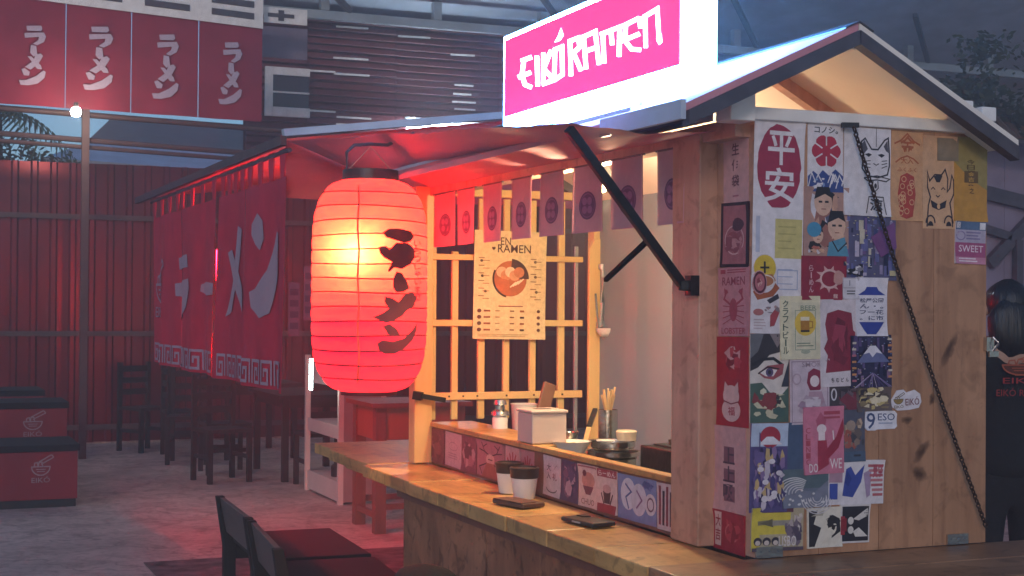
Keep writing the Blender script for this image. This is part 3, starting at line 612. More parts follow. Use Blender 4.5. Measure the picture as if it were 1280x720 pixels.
# ================================================================== POSTERS AND STICKERS ON THE STALL
RED, DRED, CRIM, WHT, OFF, BLK, NAVY, BLU, SKYB, YEL, OCH, CRM, PNK, TAN, GRN, GRY, LAV, TEAL, ORG, SKN = ('#b0283c', '#7c1f30', '#a3304c', '#e6dfe4', '#d6cfd6', '#2a2429', '#2b3060', '#3d4f9c', '#8fa6cf', '#e0c858', '#c48f3c', '#e2d8b8', '#d88a9c', '#d9a97c', '#5a7060', '#8a8590', '#9a8fc0', '#43606c', '#c87040', '#d9ab90')
PW, PS, PL = ('y', 2.98), ('x', 1.887), ('x', 1.862)
def poster(label, x0, y0, x1, y1, draw, base=WHT, plane=PW, order=0, cat='poster', name='poster', shape=None, group=None):
    ax, val = plane; xm, ym = (x0 + x1) / 2, (y0 + y1) / 2; k = 1 if ax == 'y' else 0; hi = 0 if ax == 'y' else 1
    A = at(x0, ym, ax, val); B = at(x1, ym, ax, val); Tt = at(xm, y0, ax, val); Bb = at(xm, y1, ax, val)
    off = .0012 + order * .0012
    if ax == 'y':
        o = Vector((A.x, val, Tt.z)); sx = Vector((B.x - A.x, 0, 0)); nv = Vector((0, -1, 0))
    else:
        o = Vector((val, A.y, Tt.z)); sx = Vector((0, B.y - A.y, 0)); nv = Vector((-1, 0, 0))
    sy = Vector((0, 0, Bb.z - Tt.z)); ctr0 = o + sx / 2 + sy / 2; an = rnd.uniform(-.022, .022) if name != 'sticker' else rnd.uniform(-.05, .05)
    a_, b_ = sx.normalized(), sy.normalized(); sx, sy = (a_ * math.cos(an) + b_ * math.sin(an)) * sx.length, (b_ * math.cos(an) - a_ * math.sin(an)) * sy.length; o = ctr0 - sx / 2 - sy / 2
    fn = plane_fn(o, sx, sy, nv); asp = sx.length / sy.length
    ar = Art(lambda s_, t_, h: Vector((s_, t_, h)), asp, off); ar.mb.cur = lin(base)
    outl = shape or [(0, 0), (1, 0), (1, 1), (0, 1)]
    ar.mb.prism([Vector((s_, t_, off)) for s_, t_ in outl], (0, 0, -(off - .0002)))
    ar.base = off + .0003; draw(ar, random.Random(int(x0 * 31 + y0)))
    wide = sx.length; cr = [rnd.choice((0, 0, .4, 1)) * min(.006, .06 * wide) for _ in range(4)]; ar.base = off; bow = rnd.uniform(0, .0012)
    def lift(s_, t_):
        z = bow * (1 - (2 * s_ - 1) ** 2) * t_
        for c_, (u_, v_) in zip(cr, ((s_, t_), (1 - s_, t_), (s_, 1 - t_), (1 - s_, 1 - t_))): z += c_ * max(0, 1 - (u_ * wide + v_ * sy.length) / (.40 * min(wide, sy.length) + .006)) ** 2
        return z
    bm = bmesh.new(); vs = [bm.verts.new(v) for v in ar.mb.v]; lay = bm.loops.layers.float_color.new('Col')
    for f, c in zip(ar.mb.f, ar.mb.c):
        try: fc = bm.faces.new([vs[i] for i in f])
        except ValueError: continue
        for lp in fc.loops: lp[lay] = (*c, 1)
    for ax_ in (0, 1):
        for k in (.05, .10, .15, .2, .26, .33, .42, .5, .58, .67, .74, .8, .85, .9, .95): bmesh.ops.bisect_plane(bm, geom=bm.verts[:] + bm.edges[:] + bm.faces[:], plane_co=(k, k, 0), plane_no=(1 - ax_, ax_, 0), dist=1e-6)
    ctr = fn(.5, .5, 0)
    for v in bm.verts: q = v.co; v.co = fn(q.x, q.y, q.z + (lift(q.x, q.y) if q.z > .0003 else 0)) - ctr
    me = bpy.data.meshes.new(name); bm.to_mesh(me); bm.free(); me.materials.append(INK)
    ob = bpy.data.objects.new(name, me); COL.objects.link(ob); ob.location = ctr
    return tag(ob, label, cat, group)
def none(a, r): pass

def d_peace(a, r):
    a.ell(.50, .27, .43, .235, CRIM, 40, wob=.06, seed=2)
    a.text('平', .27, .07, .80, .26, WHT); a.text('安', .22, .275, .80, .465, WHT)
    a.rect(.44, .56, .98, .56 + .22, '#cdbf7c'); a.lines(.5, .6, .92, .76, 4, '#b3a766', r, .2)
    a.rect(.06, .55, .14, .75, '#bfc2d6'); a.ring(.7, .9, .28, .075, .006, '#aab0cc', 4, PI / 4, PI / 4 + 2 * PI)
    for k in range(3): a.rect(.5, .84 + k * .04, .8, .845 + k * .04, '#a9aecb')
poster('white hanging poster with a crimson oval bearing large white brush characters', 941, 148, 1004, 372, d_peace, WHT)
def d_ice(a, r):
    a.text('コノシ。', .18, .04, .85, .14, BLK)
    for k in range(6):
        q = k * PI / 3; a.ell(.52 + .22 * math.cos(q), .40 + .13 * math.sin(q), .19, .115, '#b8324a', 14, wob=.12, seed=k)
    a.ell(.52, .40, .2, .14, '#b8324a', 16)
    for k in range(6): q = k * PI / 3 + .52; a.line([(.52 + .13 * math.cos(q), .40 + .08 * math.sin(q)), (.52 + .44 * math.cos(q), .40 + .27 * math.sin(q))], .022, WHT)
    a.poly([(0, .78), (.15, .70), (.3, .76), (.42, .68), (.6, .76), (.78, .66), (1, .76), (1, 1), (0, 1)], '#3a4c8c')
    for k in range(10): x = r.random(); a.line([(x, .86 + .1 * r.random()), (x + .1, .72 + .06 * r.random()), (x + .2, .85)], .018, WHT)
    a.busy(.05, .78, .5, .98, 8, [WHT, SKYB], r, .2)
poster('white shaved ice poster with red flower like ice character above blue waves', 1009, 155, 1053, 240, d_ice, WHT, order=1)
def d_chime(a, r):
    K = '#33303a'
    a.line([(.68, .0), (.68, .21)], .008, K)
    a.line([(.40, .32), (.36, .16), (.44, .12), (.58, .24), (.72, .24), (.86, .13), (.94, .10), (.97, .3), (.97, .42), (.93, .52), (.72, .56), (.48, .54), (.38, .46), (.40, .32)], .018, K)
    a.poly([(.38, .18), (.43, .14), (.5, .24), (.41, .3)], '#5a5560'); a.poly([(.84, .2), (.92, .13), (.95, .27), (.89, .25)], '#5a5560')
    for e in (.5, .78): a.poly([(e - .07, .30), (e + .02, .285), (e + .09, .30), (e + .02, .33)], K)
    for k in range(3):
        a.line([(.44, .38 + k * .03), (.56, .37 + k * .04)], .009, K); a.line([(.80, .37 + k * .04), (.92, .36 + k * .03)], .009, K)
    a.line([(.62, .4), (.68, .42), (.74, .4)], .01, K)
    a.line([(.42, .57), (.70, .54), (.98, .57), (.9, .60), (.70, .585), (.5, .6), (.42, .57)], .014, K)
    a.line([(.62, .6), (.60, .68), (.66, .72), (.73, .68), (.72, .6)], .012, K); a.ell(.67, .655, .03, .03, K, 10)
    a.line([(.67, .72), (.67, .78)], .008, K); a.line([(.48, .97), (.53, .78), (.84, .78), (.9, .98)], .012, K)
    a.text('涼', .55, .80, .83, .94, K)
poster('white poster of a cat headed wind chime drawn in black with a paper tag', 1054, 160, 1112, 270, d_chime, '#e4dfe6', order=2)
def d_faces(a, r):
    a.busy(0, 0, 1, 1, 26, [SKN, '#c89a86', BLK, '#5d5f78', OFF, '#a06a60'], r, .2)
    for (x, y, s) in ((.42, .22, .2), (.72, .56, .2), (.3, .7, .12)):
        a.ell(x, y, s, s * 1.0, '#dbb29c', 16); a.poly([(x - s, y - s * .2), (x - s * .7, y - s * 1.1), (x + s * .7, y - s * 1.1), (x + s, y - s * .3), (x + .2 * s, y - .6 * s)], BLK)
        a.rect(x - s * .5, y - .1 * s, x - s * .1, y + .05 * s, BLK); a.rect(x + s * .2, y - .1 * s, x + s * .6, y + .05 * s, BLK); a.line([(x - .2 * s, y + .5 * s), (x + .3 * s, y + .5 * s)], .012, '#8a4040')
    a.ell(.22, .62, .16, .11, '#4d90b4', 16); a.poly([(.55, .8), (.9, .72), (1, 1), (.5, 1)], '#5a93ad'); a.line([(.62, .78), (.75, .93), (.95, .8)], .02, BLK)
    a.busy(.02, .82, .5, .99, 12, ['#d08a6a', OFF, '#c06a5c', SKN], r, .2)
poster('peach and blue comic collage of drawn faces and dark hair, below the ice poster', 1004, 234, 1060, 320, d_faces, '#b78f84', order=1)
def d_city(a, r, pal=('#4a4f84', '#6a6aa0', '#2f2f52', '#9c8fb4', '#bfb3c9', '#7a5c90', '#c9bfae')):
    for i in range(60):
        x, w, y = r.random() * .95, .03 + .07 * r.random(), r.random() * .8; a.rect(x, y, min(1, x + w), min(1, y + .06 + .2 * r.random()), r.choice(pal))
    for i in range(50): x, y = r.random() * .96, r.random() * .97; a.rect(x, y, x + .03, y + .012, r.choice(['#d9cfd6', '#cfc38c', '#8fa0cc']))
def d_city1(a, r): d_city(a, r); a.poly([(.5, .35), (.95, .1), (1, .5), (.7, .65)], '#7d4d86'); a.busy(0, .75, .4, 1, 14, [OFF, BLK, GRY], r, .2); a.rect(.86, .85, .97, .93, '#c9bb92')
poster('busy blue and purple collage of night city towers and lanterns', 1053, 268, 1119, 350, d_city1, '#5d5a7c', order=0)
def d_orange(a, r):
    c = '#b5633c'
    a.line([(.1, .14), (.3, .1), (.5, .02), (.7, .1), (.9, .14)], .02, c); a.text('金', .28, .04, .74, .25, c)
    a.line([(.14, .35), (.3, .3), (.5, .27), (.7, .3), (.86, .35)], .018, c); a.text('大入', .3, .29, .7, .36, c); a.text('ふくふく', .2, .40, .8, .45, c)
    a.poly([(.3, .5), (.5, .46), (.72, .5), (.78, .7), (.7, .95), (.5, .98), (.3, .95), (.22, .7)], '#b4453a')
    for k in range(16): a.ring(.3 + .42 * r.random(), .52 + .4 * r.random(), .07, .03, .01, '#d9a67c', 9)
poster('tan sheet printed with orange ornament, largest figure a red beaded charm', 1113, 165, 1153, 276, d_orange, '#d2a075')
def d_cat(a, r):
    K = '#332c33'; a.text('招', .45, .04, .66, .14, K); a.text('福', .45, .16, .66, .26, K)
    a.line([(.12, .98), (.16, .75), (.22, .66), (.14, .56), (.13, .38), (.20, .49), (.35, .42), (.55, .42), (.66, .36), (.74, .46), (.72, .60), (.80, .56), (.86, .42), (.92, .48), (.92, .62), (.80, .72), (.86, .86), (.88, .98)], .016, K)
    a.poly([(.32, .44), (.44, .42), (.58, .43), (.5, .50), (.4, .5)], K); a.line([(.24, .58), (.3, .555), (.36, .58)], .01, K); a.line([(.54, .58), (.6, .555), (.66, .58)], .01, K)
    a.line([(.38, .64), (.44, .66), (.5, .64)], .01, K); a.poly([(.22, .69), (.46, .74), (.70, .69), (.66, .77), (.46, .80), (.27, .77)], K); a.ell(.46, .76, .05, .03, TAN, 10)
    a.ring(.22, .94, .13, .08, .016, K, 12, PI, 2 * PI); a.ell(.22, .97, .08, .05, K, 12, PI, 2 * PI); a.ring(.76, .94, .13, .08, .016, K, 12, PI, 2 * PI); a.ell(.76, .97, .08, .05, K, 12, PI, 2 * PI)
poster('tan sheet with a dark outlined beckoning lucky cat under two small characters', 1153, 170, 1195, 286, d_cat, '#d6a983')
def d_ochre(a, r):
    a.poly([(0, 0), (1, 0), (1, .62), (.5, .5), (0, .3)], '#9a8a52'); a.vtext('今日福招来', .38, .26, .62, .58, '#5a4526'); a.rect(.3, .40, .72, .54, '#6d5430')
    a.vtext('金吉', .42, .41, .6, .53, '#c79a48'); a.text('之', .45, .6, .6, .67, '#5a4526')
poster('ochre poster with a column of dark stamped characters at the wall edge', 1192, 172, 1233, 277, d_ochre, '#c38f3e', order=1)
poster('small plain grey green card overlapping the lucky cat sheet', 1171, 173, 1197, 201, lambda a, r: a.rect(.08, .1, .9, .85, '#93826c'), '#8c7d6a', order=2, cat='card', name='card')
def d_sweet(a, r):
    a.rect(0, 0, 1, .2, '#5a7090'); a.rect(.02, .02, .16, .16, OFF); a.rect(.8, .02, .98, .18, '#e0dce2'); a.rect(0, .2, 1, .5, '#b6abc0'); a.ring(.18, .34, .14, .1, .03, '#8a7aa0'); a.lines(.36, .24, .95, .46, 3, '#8578a0', r, .5)
    a.rect(0, .5, 1, .84, '#a8527c'); a.text('SWEET', .12, .56, .92, .72, '#eddae4'); a.rect(0, .84, 1, 1, '#c886a0'); a.lines(.12, .86, .9, .98, 2, '#eddae4', r, .5)
poster('blue, grey and pink label strip with slanted white lettering under the ochre poster', 1193, 277, 1231, 330, d_sweet, OFF, order=1, cat='sticker', name='sticker')
def d_fish(a, r):
    a.vtext('らーめん', .16, .2, .26, .84, '#d9b0b4')
    a.ring(.62, .52, .2, .2, .05, '#dcb8b4', 16, .6, 5.6)
    for k in range(9): q = k * .7; a.poly([(.6 + .2 * math.cos(q), .52 + .22 * math.sin(q)), (.6 + .32 * math.cos(q + .15), .52 + .32 * math.sin(q + .15)), (.6 + .2 * math.cos(q + .4), .52 + .22 * math.sin(q + .4))], '#d8a8a4')
    a.ell(.82, .5, .12, .16, '#c8948c', 12, wob=.3); a.text('龍', .7, .86, .8, .96, '#dcb8b4')
poster('dark red square card with a curled pale dragon and small vertical lettering', 1001, 320, 1057, 375, d_fish, '#96263c', order=2, cat='card', name='card')
def d_tick(a, r): a.rect(.05, .05, .95, .45, OFF); a.rect(.4, .12, .46, .38, GRY); a.rect(.0, .5, .95, .98, OFF); a.lines(.25, .6, .8, .85, 2, BLK, r, .4)
poster('pair of tiny white price labels beside the red dragon card', 1052, 347, 1072, 374, d_tick, '#b8aeb8', order=3, cat='label', name='label')
def d_badge(a, r):
    a.ell(.5, .36, .46, .33, '#d8b83c', 24); a.rect(.45, .2, .53, .5, BLK); a.rect(.3, .33, .68, .38, BLK); a.poly([(.2, .56), (.8, .52), (.95, .68), (.75, .84), (.35, .84), (.15, .7)], '#b5724a')
    a.ring(.5, .7, .38, .15, .03, '#e2d8d2', 18)
poster('round yellow sticker with a black cross above a brown bun', 940, 317, 970, 366, d_badge, '#d9cfd4', order=2, cat='sticker', name='sticker', shape=[(.5 + .5 * math.cos(k * PI / 12), .5 + .5 * math.sin(k * PI / 12)) for k in range(24)])
def d_food(a, r):
    a.poly([(.05, .28), (.6, .02), (.9, .2), (.7, .35), (.2, .42)], '#a85a38'); a.poly([(.5, .42), (.85, .3), (.9, .38), (.6, .48)], '#3a3540')
    a.ell(.24, .63, .17, .06, '#b06a6a', 14); a.poly([(.62, .68), (.84, .52), (.92, .62), (.76, .86), (.62, .88)], '#a8434c')
    a.lines(.1, .75, .5, .95, 4, '#bfaab0', r); a.busy(.4, .48, .98, .66, 8, ['#8a7a80', '#b08a8a'], r, .2)
poster('white food sheet printed with brown rice cake, sausages and small dishes', 938, 345, 977, 417, d_food, '#dcd3d8', order=1)
def d_beer(a, r):
    a.vtext('クラフトビール', .06, .06, .2, .92, '#4d6052'); a.rect(.27, .1, .98, .98, '#d9d0b4'); a.ring(.62, .54, .355, .44, .012, '#8d9a86', 4, PI / 4, PI / 4 + 2 * PI)
    a.ell(.62, .43, .27, .2, '#dcb848', 24); a.rect(.5, .34, .72, .56, '#b07a2c'); a.rect(.5, .33, .72, .39, '#e8dcc0'); a.line([(.72, .4), (.8, .41), (.8, .5), (.72, .51)], .02, '#b07a2c'); a.rect(.5, .54, .72, .57, BLK)
    a.text('BEER', .5, .15, .9, .22, '#7a8a74'); a.lines(.4, .74, .9, .82, 2, '#7a8a74', r, .4); a.ell(.62, .88, .12, .035, '#a9ad98', 12)
poster('cream beer poster with a yellow disc, beer mug and vertical green lettering', 974, 370, 1024, 449, d_beer, CRM, order=3)
def d_torn(a, r):
    a.poly([(.2, .16), (.5, .12), (.86, .16), (.9, .36), (1.0, .40), (.9, .47), (.86, .82), (.14, .84), (.2, .64), (.1, .56), (.2, .46), (.14, .28)], '#8e2a40')
    a.busy(.2, .18, .86, .8, 16, ['#7a2236', '#a03a50', '#6b1c30'], r, .3); a.vtext
    for k, ch_ in enumerate('ちむどん'): a.text(ch_, .28 + k * .13, .90, .36 + k * .13, .95, BLK)
poster('white card with a torn dark red block and tiny lettering at its foot', 1024, 374, 1070, 483, d_torn, '#d8ccd2', order=2)
def d_bowls(a, r):
    a.poly([(.34, .16), (.66, .16), (.72, .22), (.94, .30), (.06, .30), (.28, .22)], '#35439a')
    for j, s_ in enumerate(('松屋公園', 'ん・。', 'フー花', '。に市')):
        a.text(s_, .12, .35 + j * .1, .88, .43 + j * .1, '#3b4266')
    a.poly([(.1, .76), (.9, .76), (.74, .9), (.64, .97), (.36, .97), (.26, .9)], '#35439a')
poster('white poster with a blue bowl lid above and blue bowl below dark lettering', 1068, 347, 1107, 420, d_bowls, '#e3dde6', order=4)
def d_fuji(a, r):
    d_city(a, r, ('#2f2c50', '#48406c', '#241f3c', '#5d4c7c', '#85688c')); a.poly([(.12, .52), (.44, .2), (.58, .2), (.92, .52)], '#6a6f9a'); a.poly([(.28, .36), (.44, .2), (.58, .2), (.74, .36), (.6, .33), (.5, .42), (.42, .33)], '#e3dee8')
    for k in range(12): a.line([(.5, .72), (r.random(), 1)], .012, r.choice(['#b8a8c0', '#8d7aa8', '#5d4c7c']))
    for k in range(14): a.rect(.0 if k % 2 else .88, .06 + k * .06, .1 if k % 2 else .98, .1 + k * .06, r.choice(['#c98a5a', '#b86a78', '#d6c8b8']))
poster('dark purple night street poster with a white peaked mountain', 1062, 419, 1113, 484, d_fuji, '#352f50', order=3)
def d_eye(a, r):
    a.poly([(0, 0), (.95, 0), (.85, .2), (.5, .24), (.2, .38), (0, .42)], '#3a3238'); a.poly([(.5, 0), (.9, 0), (.7, .16)], '#8a7a7c'); a.poly([(0, .0), (.35, 0), (.2, .2), (0, .28)], '#6c6a70')
    a.line([(.05, .35), (.3, .29), (.6, .28), (.85, .36)], .035, BLK); a.poly([(.2, .44), (.45, .36), (.88, .34), (.84, .46), (.6, .52), (.36, .5)], '#a05058')
    a.poly([(.25, .44), (.45, .39), (.7, .41), (.6, .48), (.4, .48)], '#e6dcd8'); a.ell(.5, .435, .1, .05, '#5a4a70', 14); a.ell(.5, .435, .045, .025, BLK, 10); a.line([(.2, .45), (.45, .375), (.75, .4)], .016, BLK)
    a.poly([(0, .56), (.3, .55), (.5, .66), (.8, .70), (1, .6), (1, 1), (0, 1)], '#4c6258'); a.busy(0, .58, 1, 1, 22, ['#d6d0b8', '#3a3238', '#8a3a40', '#46605c', '#c9c0a4'], r, .22)
    a.poly([(.8, .6), (1, .3), (1, .6)], '#3a3a48')
poster('large comic poster of a narrowed eye, dark fringe and green scarf', 937, 417, 985, 528, d_eye, '#d9cdc6', order=1)
def d_lady(a, r):
    a.ring(.5, .5, .64, .66, .015, '#a08a98', 4, PI / 4, PI / 4 + 2 * PI); a.text('SMOKE', .3, .04, .9, .12, '#a08a98'); a.poly([(.46, .2), (.6, .14), (.76, .18), (.82, .34), (.76, .48), (.5, .48), (.42, .36)], '#8c2c46'); a.ell(.62, .34, .12, .09, '#e6d6d8', 14)
    a.poly([(.48, .5), (.8, .5), (.9, .72), (.4, .72)], '#b894a4'); a.busy(.08, .5, .95, .95, 30, ['#b59ead', '#cfc0ca', '#a0849a'], r, .2); a.ring(.16, .3, .1, .08, .02, '#b59ead', 10)
poster('pale pink poster of a red haired figure amid smoke curls', 987, 449, 1036, 530, d_lady, '#cbb8c4', order=1)
def d_zero(a, r): a.ring(.14, .34, .07, .18, .05, OFF, 12); a.busy(.2, 0, 1, 1, 22, ['#5d4f58', '#3b3038', '#7c3444', '#6e5c66'], r, .3); a.ell(.7, .7, .2, .2, '#7c3444', 14)
poster('dark maroon comic card with a pale ring shaped numeral', 1036, 480, 1078, 518, d_zero, '#4a3e46', order=0, cat='card', name='card')
def d_crowd(a, r): a.busy(0, 0, 1, 1, 46, ['#c9b47a', '#5a4a44', '#e0d2b4', '#3a3036', '#8c7a5c'], r, .17)
poster('small crowded picture in straw yellow and dark brown, below the mountain poster', 1070, 482, 1113, 514, d_crowd, '#6a5a58', order=1, cat='card', name='card')
def d_imp(a, r):
    a.vtext('CLINIC', .05, .3, .16, .86, '#b0485c'); a.poly([(.3, .2), (.42, .08), (.56, .2), (.52, .3), (.34, .3)], '#b85a74'); a.ell(.44, .33, .12, .07, '#ecd8dc', 14); a.rect(.36, .38, .52, .52, '#ecd8dc'); a.poly([(.34, .5), (.56, .5), (.62, .86), (.34, .96)], '#a8344c')
    a.poly([(.5, .68), (.8, .46), (.98, .18), (1, .36), (.86, .62), (.6, .78)], '#a02c44'); a.text('DO', .12, .84, .34, .97, '#f0e2e4'); a.text('WE', .64, .78, .94, .93, '#f0e2e4'); a.line([(.72, .36), (.74, .5)], .02, '#f0e2e4'); a.rect(.5, .07, .9, .12, '#b0485c'); a.rect(.5, .15, .9, .18, '#b0485c')
poster('bright pink poster of a white faced imp figure with red tail', 1003, 508, 1053, 592, d_imp, '#cf7b94', order=4)
def d_scifi(a, r): a.busy(0, .1, 1, .8, 34, ['#6a5c58', '#8a7468', '#4a464e', '#a0564c', '#c0a890'], r, .2); a.rect(0, .8, 1, 1, '#4c5c74'); a.ell(.4, .3, .2, .1, '#a08a7c', 12); a.rect(.5, .86, .8, .9, '#3a3440')
poster('slate and brown poster with two small armoured figures, right of the pink poster', 1050, 512, 1080, 577, d_scifi, '#57586a', order=2)
def d_redsun(a, r):
    a.rect(0, 0, 1, .26, '#b9c6de'); a.ell(.52, .155, .28, .12, '#aa2f44', 22); a.poly([(.2, .24), (.42, .15), (.6, .15), (.86, .24)], '#e2dde6')
    a.busy(0, .24, 1, 1, 90, ['#4a3f76', '#6d5c92', '#c9bccb', '#352c54', '#8a6f9c', '#c6a878'], r, .12); a.rect(.2, .1, .23, .3, '#4a3f76')
    for k in range(9): a.ell(.14 + .74 * r.random(), .38 + .56 * r.random(), .09, .03, '#dcd2da', 10)
poster('tall violet crowd scene poster under a red sun and snow peak', 937, 529, 983, 640, d_redsun, '#564a80', order=2)
poster('plain slate blue card behind the wave picture', 982, 528, 1006, 592, none, '#4a5a78', order=1, cat='card', name='card')
def d_wave(a, r):
    a.rect(0, 0, 1, .5, '#5a6a74'); a.poly([(0, .45), (.2, .3), (.4, .55), (.7, .6), (1, .3), (1, 1), (0, 1)], '#7c7f92')
    for k in range(7): a.ring(.25 + k * .02, .62, .4 - k * .05, .4 - k * .05, .028, '#d3cfd2', 14, 2.6 + k * .1, 5.4)
    for k in range(6): a.ring(.75, .72, .35 - k * .05, .45 - k * .06, .024, '#cfc9ce', 12, .2, 3.0)
    for k in range(18): a.ell(r.random(), .55 + .4 * r.random(), .03, .03, '#d8d4d6', 7)
poster('small grey blue picture of pale curling sea foam', 977, 586, 1034, 634, d_wave, '#6c7488', order=3)
def d_blueman(a, r):
    a.rect(.05, .18, .28, .5, '#b08a9c'); a.rect(.06, .52, .2, .88, '#3f50a4'); a.poly([(.34, .2), (.42, .14), (.5, .34), (.66, .1), (.6, .5), (.46, .84), (.28, .8)], '#3d4c9e'); a.poly([(.36, .22), (.44, .42), (.38, .6), (.32, .5)], '#2c3a86')
    a.poly([(.64, .3), (.78, .2), (.76, .8), (.7, .86)], '#a890b0'); 
    for k in range(7): a.rect(.72 + .035 * k * .4, .1 + k * .11, .98, .16 + k * .11, '#c07a80' if k % 2 else '#b86068')
    a.text('夏祭', .8, .1, .98, .4, '#b0485c')
poster('white sheet with bold blue figure and columns of red lettering', 1031, 575, 1103, 630, d_blueman, '#e0d9de', order=3)
def d_tower(a, r):
    a.rect(.0, 0, .16, 1, '#d6c24a'); a.rect(0, .1, .75, .62, '#d6c24a'); a.rect(.2, 0, .8, .12, '#6a3a4c'); a.line([(.12, .36), (.3, .34), (.72, .36)], .1, '#8a8062'); a.poly([(.16, .36), (.4, .26), (.42, .46)], '#6d6650'); a.rect(.4, .3, .9, .42, '#9c9488')
    a.busy(.6, .1, 1, .95, 30, ['#b8a8a8', '#7a6a78', '#55485c', '#d0c4bc'], r, .2)
    for k in range(3): a.ell(.12 + k * .17, .78, .08, .1, '#3a3340', 12); a.ell(.12 + k * .17, .81, .05, .06, '#cfc0b8', 10)
    a.text('LISBO', .52, .66, .86, .9, '#ded6d6'); a.rect(0, .92, 1, 1, '#5a4a58')
poster('yellow poster with grey tower lying sideways and three small heads', 938, 634, 1003, 688, d_tower, '#b5a78c', order=2)
def d_hair(a, r):
    a.poly([(.04, .08), (.3, .06), (.18, .4), (.4, .5), (.2, .96), (.04, .96)], '#2c272e'); a.poly([(.55, .3), (.75, .2), (.95, .3), (.98, .62), (.7, .78), (.74, .55)], '#2c272e'); a.ell(.66, .5, .2, .22, '#ded5c6', 16); a.busy(.5, .15, 1, .6, 10, ['#2c272e'], r, .3)
    a.line([(.6, .5), (.72, .48)], .03, BLK); a.poly([(.4, .9), (.6, .7), (.9, .9)], '#ded5c6'); a.poly([(.1, .2), (.5, .06), (.45, .2)], '#b7ad9c')
poster('black and cream comic panel of a dark haired boy in profile', 1008, 634, 1050, 684, d_hair, '#e0d8ca', order=3)
def d_leaf(a, r):
    a.rect(.05, .05, .95, .95, '#2c2630'); a.poly([(.42, .38), (.92, .1), (.94, .3), (.62, .42)], '#ddd6d0'); a.poly([(.42, .7), (.62, .6), (.94, .84), (.5, .84)], '#ddd6d0'); a.rect(.0, .3, .14, .78, '#a8303e'); a.poly([(0, .4), (.2, .34), (.2, .7), (0, .64)], '#8c2432')
    for y in (.42, .66): a.ell(.34, y, .1, .1, '#ddd6d0', 14); 
poster('black card with two pale leaf shapes, two dots and a red edge', 1049, 630, 1085, 678, d_leaf, '#d9d2d2', order=4, cat='card', name='card')
CL = [(.1, .3), (.2, .08), (.42, .06), (.5, .2), (.78, .1), (.96, .3), (1, .66), (.9, .92), (.6, .98), (.2, .98), (.02, .8), (0, .5)]
def d_eiko(a, r): a.logo(.06, .2, .42, .86, '#6a5a40', '#6a5a40', '#a8894a'); a.text('EIKÓ', .46, .4, .92, .78, '#7a3440')
poster('white cut out sticker of a noodle bowl with the stall name', 1113, 485, 1151, 513, d_eiko, '#e2dbe2', order=1, cat='sticker', name='sticker', shape=CL)
def d_eso(a, r): a.text('9', .08, .14, .34, .92, '#41507c'); a.text('ESO', .42, .18, .94, .52, '#41507c'); a.lines(.44, .62, .92, .74, 1, '#9aa3bf', r)
poster('white rounded sticker with a large blue numeral and ESO lettering', 1079, 512, 1120, 538, d_eso, '#e4e0e8', order=1, cat='sticker', name='sticker', shape=[(.05, .1), (.12, 0), (.92, .06), (1, .2), (1, .8), (.93, .92), (.4, .95), (.34, 1), (.1, 1), (.02, .85)])

# narrow corner board
def d_raw(a, r):
    a.ell(.5, .1, .17, .075, '#8e4056', 18); a.vtext('生伊袋', .34, .24, .64, .82, '#6a3a4c', .25); a.rect(.38, .9, .62, .92, '#a0667a')
poster('pale pink strip with a red dot above three dark vertical characters', 905, 152, 936, 254, d_raw, '#d3a3a8', PS)
def d_frame(a, r):
    a.rect(.09, .05, .91, .95, '#b06a74'); a.ring(.5, .58, .33, .22, .02, '#dcb0b4', 18); a.ell(.45, .6, .24, .15, '#a04c58', 16); a.ell(.62, .35, .2, .1, '#5c3444', 12, wob=.3); a.busy(.12, .4, .88, .85, 16, ['#b8707c', '#98505e', '#c4868c'], r, .2)
poster('dark framed pink photo of a ramen bowl on the narrow corner board', 902, 253, 937, 334, d_frame, '#3a2230', PS, order=1)
def d_lob(a, r):
    c = '#b2475a'; a.rect(.08, .03, .24, .09, c); a.lines(.3, .03, .9, .1, 2, c, r); a.text('RAMEN', .14, .14, .86, .26, '#a04458')
    a.ell(.5, .62, .13, .17, c, 14)
    for sg_ in (-1, 1):
        a.line([(.5 + sg_ * .08, .55), (.5 + sg_ * .3, .46), (.5 + sg_ * .2, .33)], .035, c); a.poly([(.5 + sg_ * .16, .36), (.5 + sg_ * .3, .3), (.5 + sg_ * .28, .42)], c)
        for k in range(4): a.line([(.5, .58 + k * .05), (.5 + sg_ * .34, .56 + k * .09)], .014, c)
    a.text('LOBSTER', .12, .88, .9, .97, c)
poster('pink poster with a red lobster between bold red lettering', 899, 334, 938, 420, d_lob, '#cf8a94', PS, order=1)
def d_redcat(a, r):
    a.busy(.15, .08, .85, .4, 16, ['#c8404c', '#d99a98', '#8e1f30', '#e0b4ac'], r, .24); a.ell(.48, .66, .26, .12, '#ddb0ae', 18); a.ell(.48, .82, .3, .13, '#ddb0ae', 18); a.poly([(.25, .6), (.28, .5), (.4, .56)], '#ddb0ae'); a.poly([(.58, .56), (.7, .5), (.72, .6)], '#ddb0ae')
    a.line([(.24, .72), (.48, .75), (.72, .72)], .014, '#8e1f30'); a.text('福', .38, .78, .6, .88, '#a83a4a')
poster('bright red poster with a pale seated lucky cat on the corner board', 897, 421, 936, 533, d_redcat, '#b21f30', PS, order=1)
poster('dusty pink strip with three smudged dark vertical characters', 893, 533, 933, 640, lambda a, r: (a.rect(.32, .24, .64, .42, '#8a5664'), a.rect(.32, .5, .66, .64, '#8a5664'), a.rect(.32, .7, .66, .88, '#8a5664'), a.vtext('上上吸', .3, .24, .66, .88, '#54384a')), '#cf9a9c', PS)
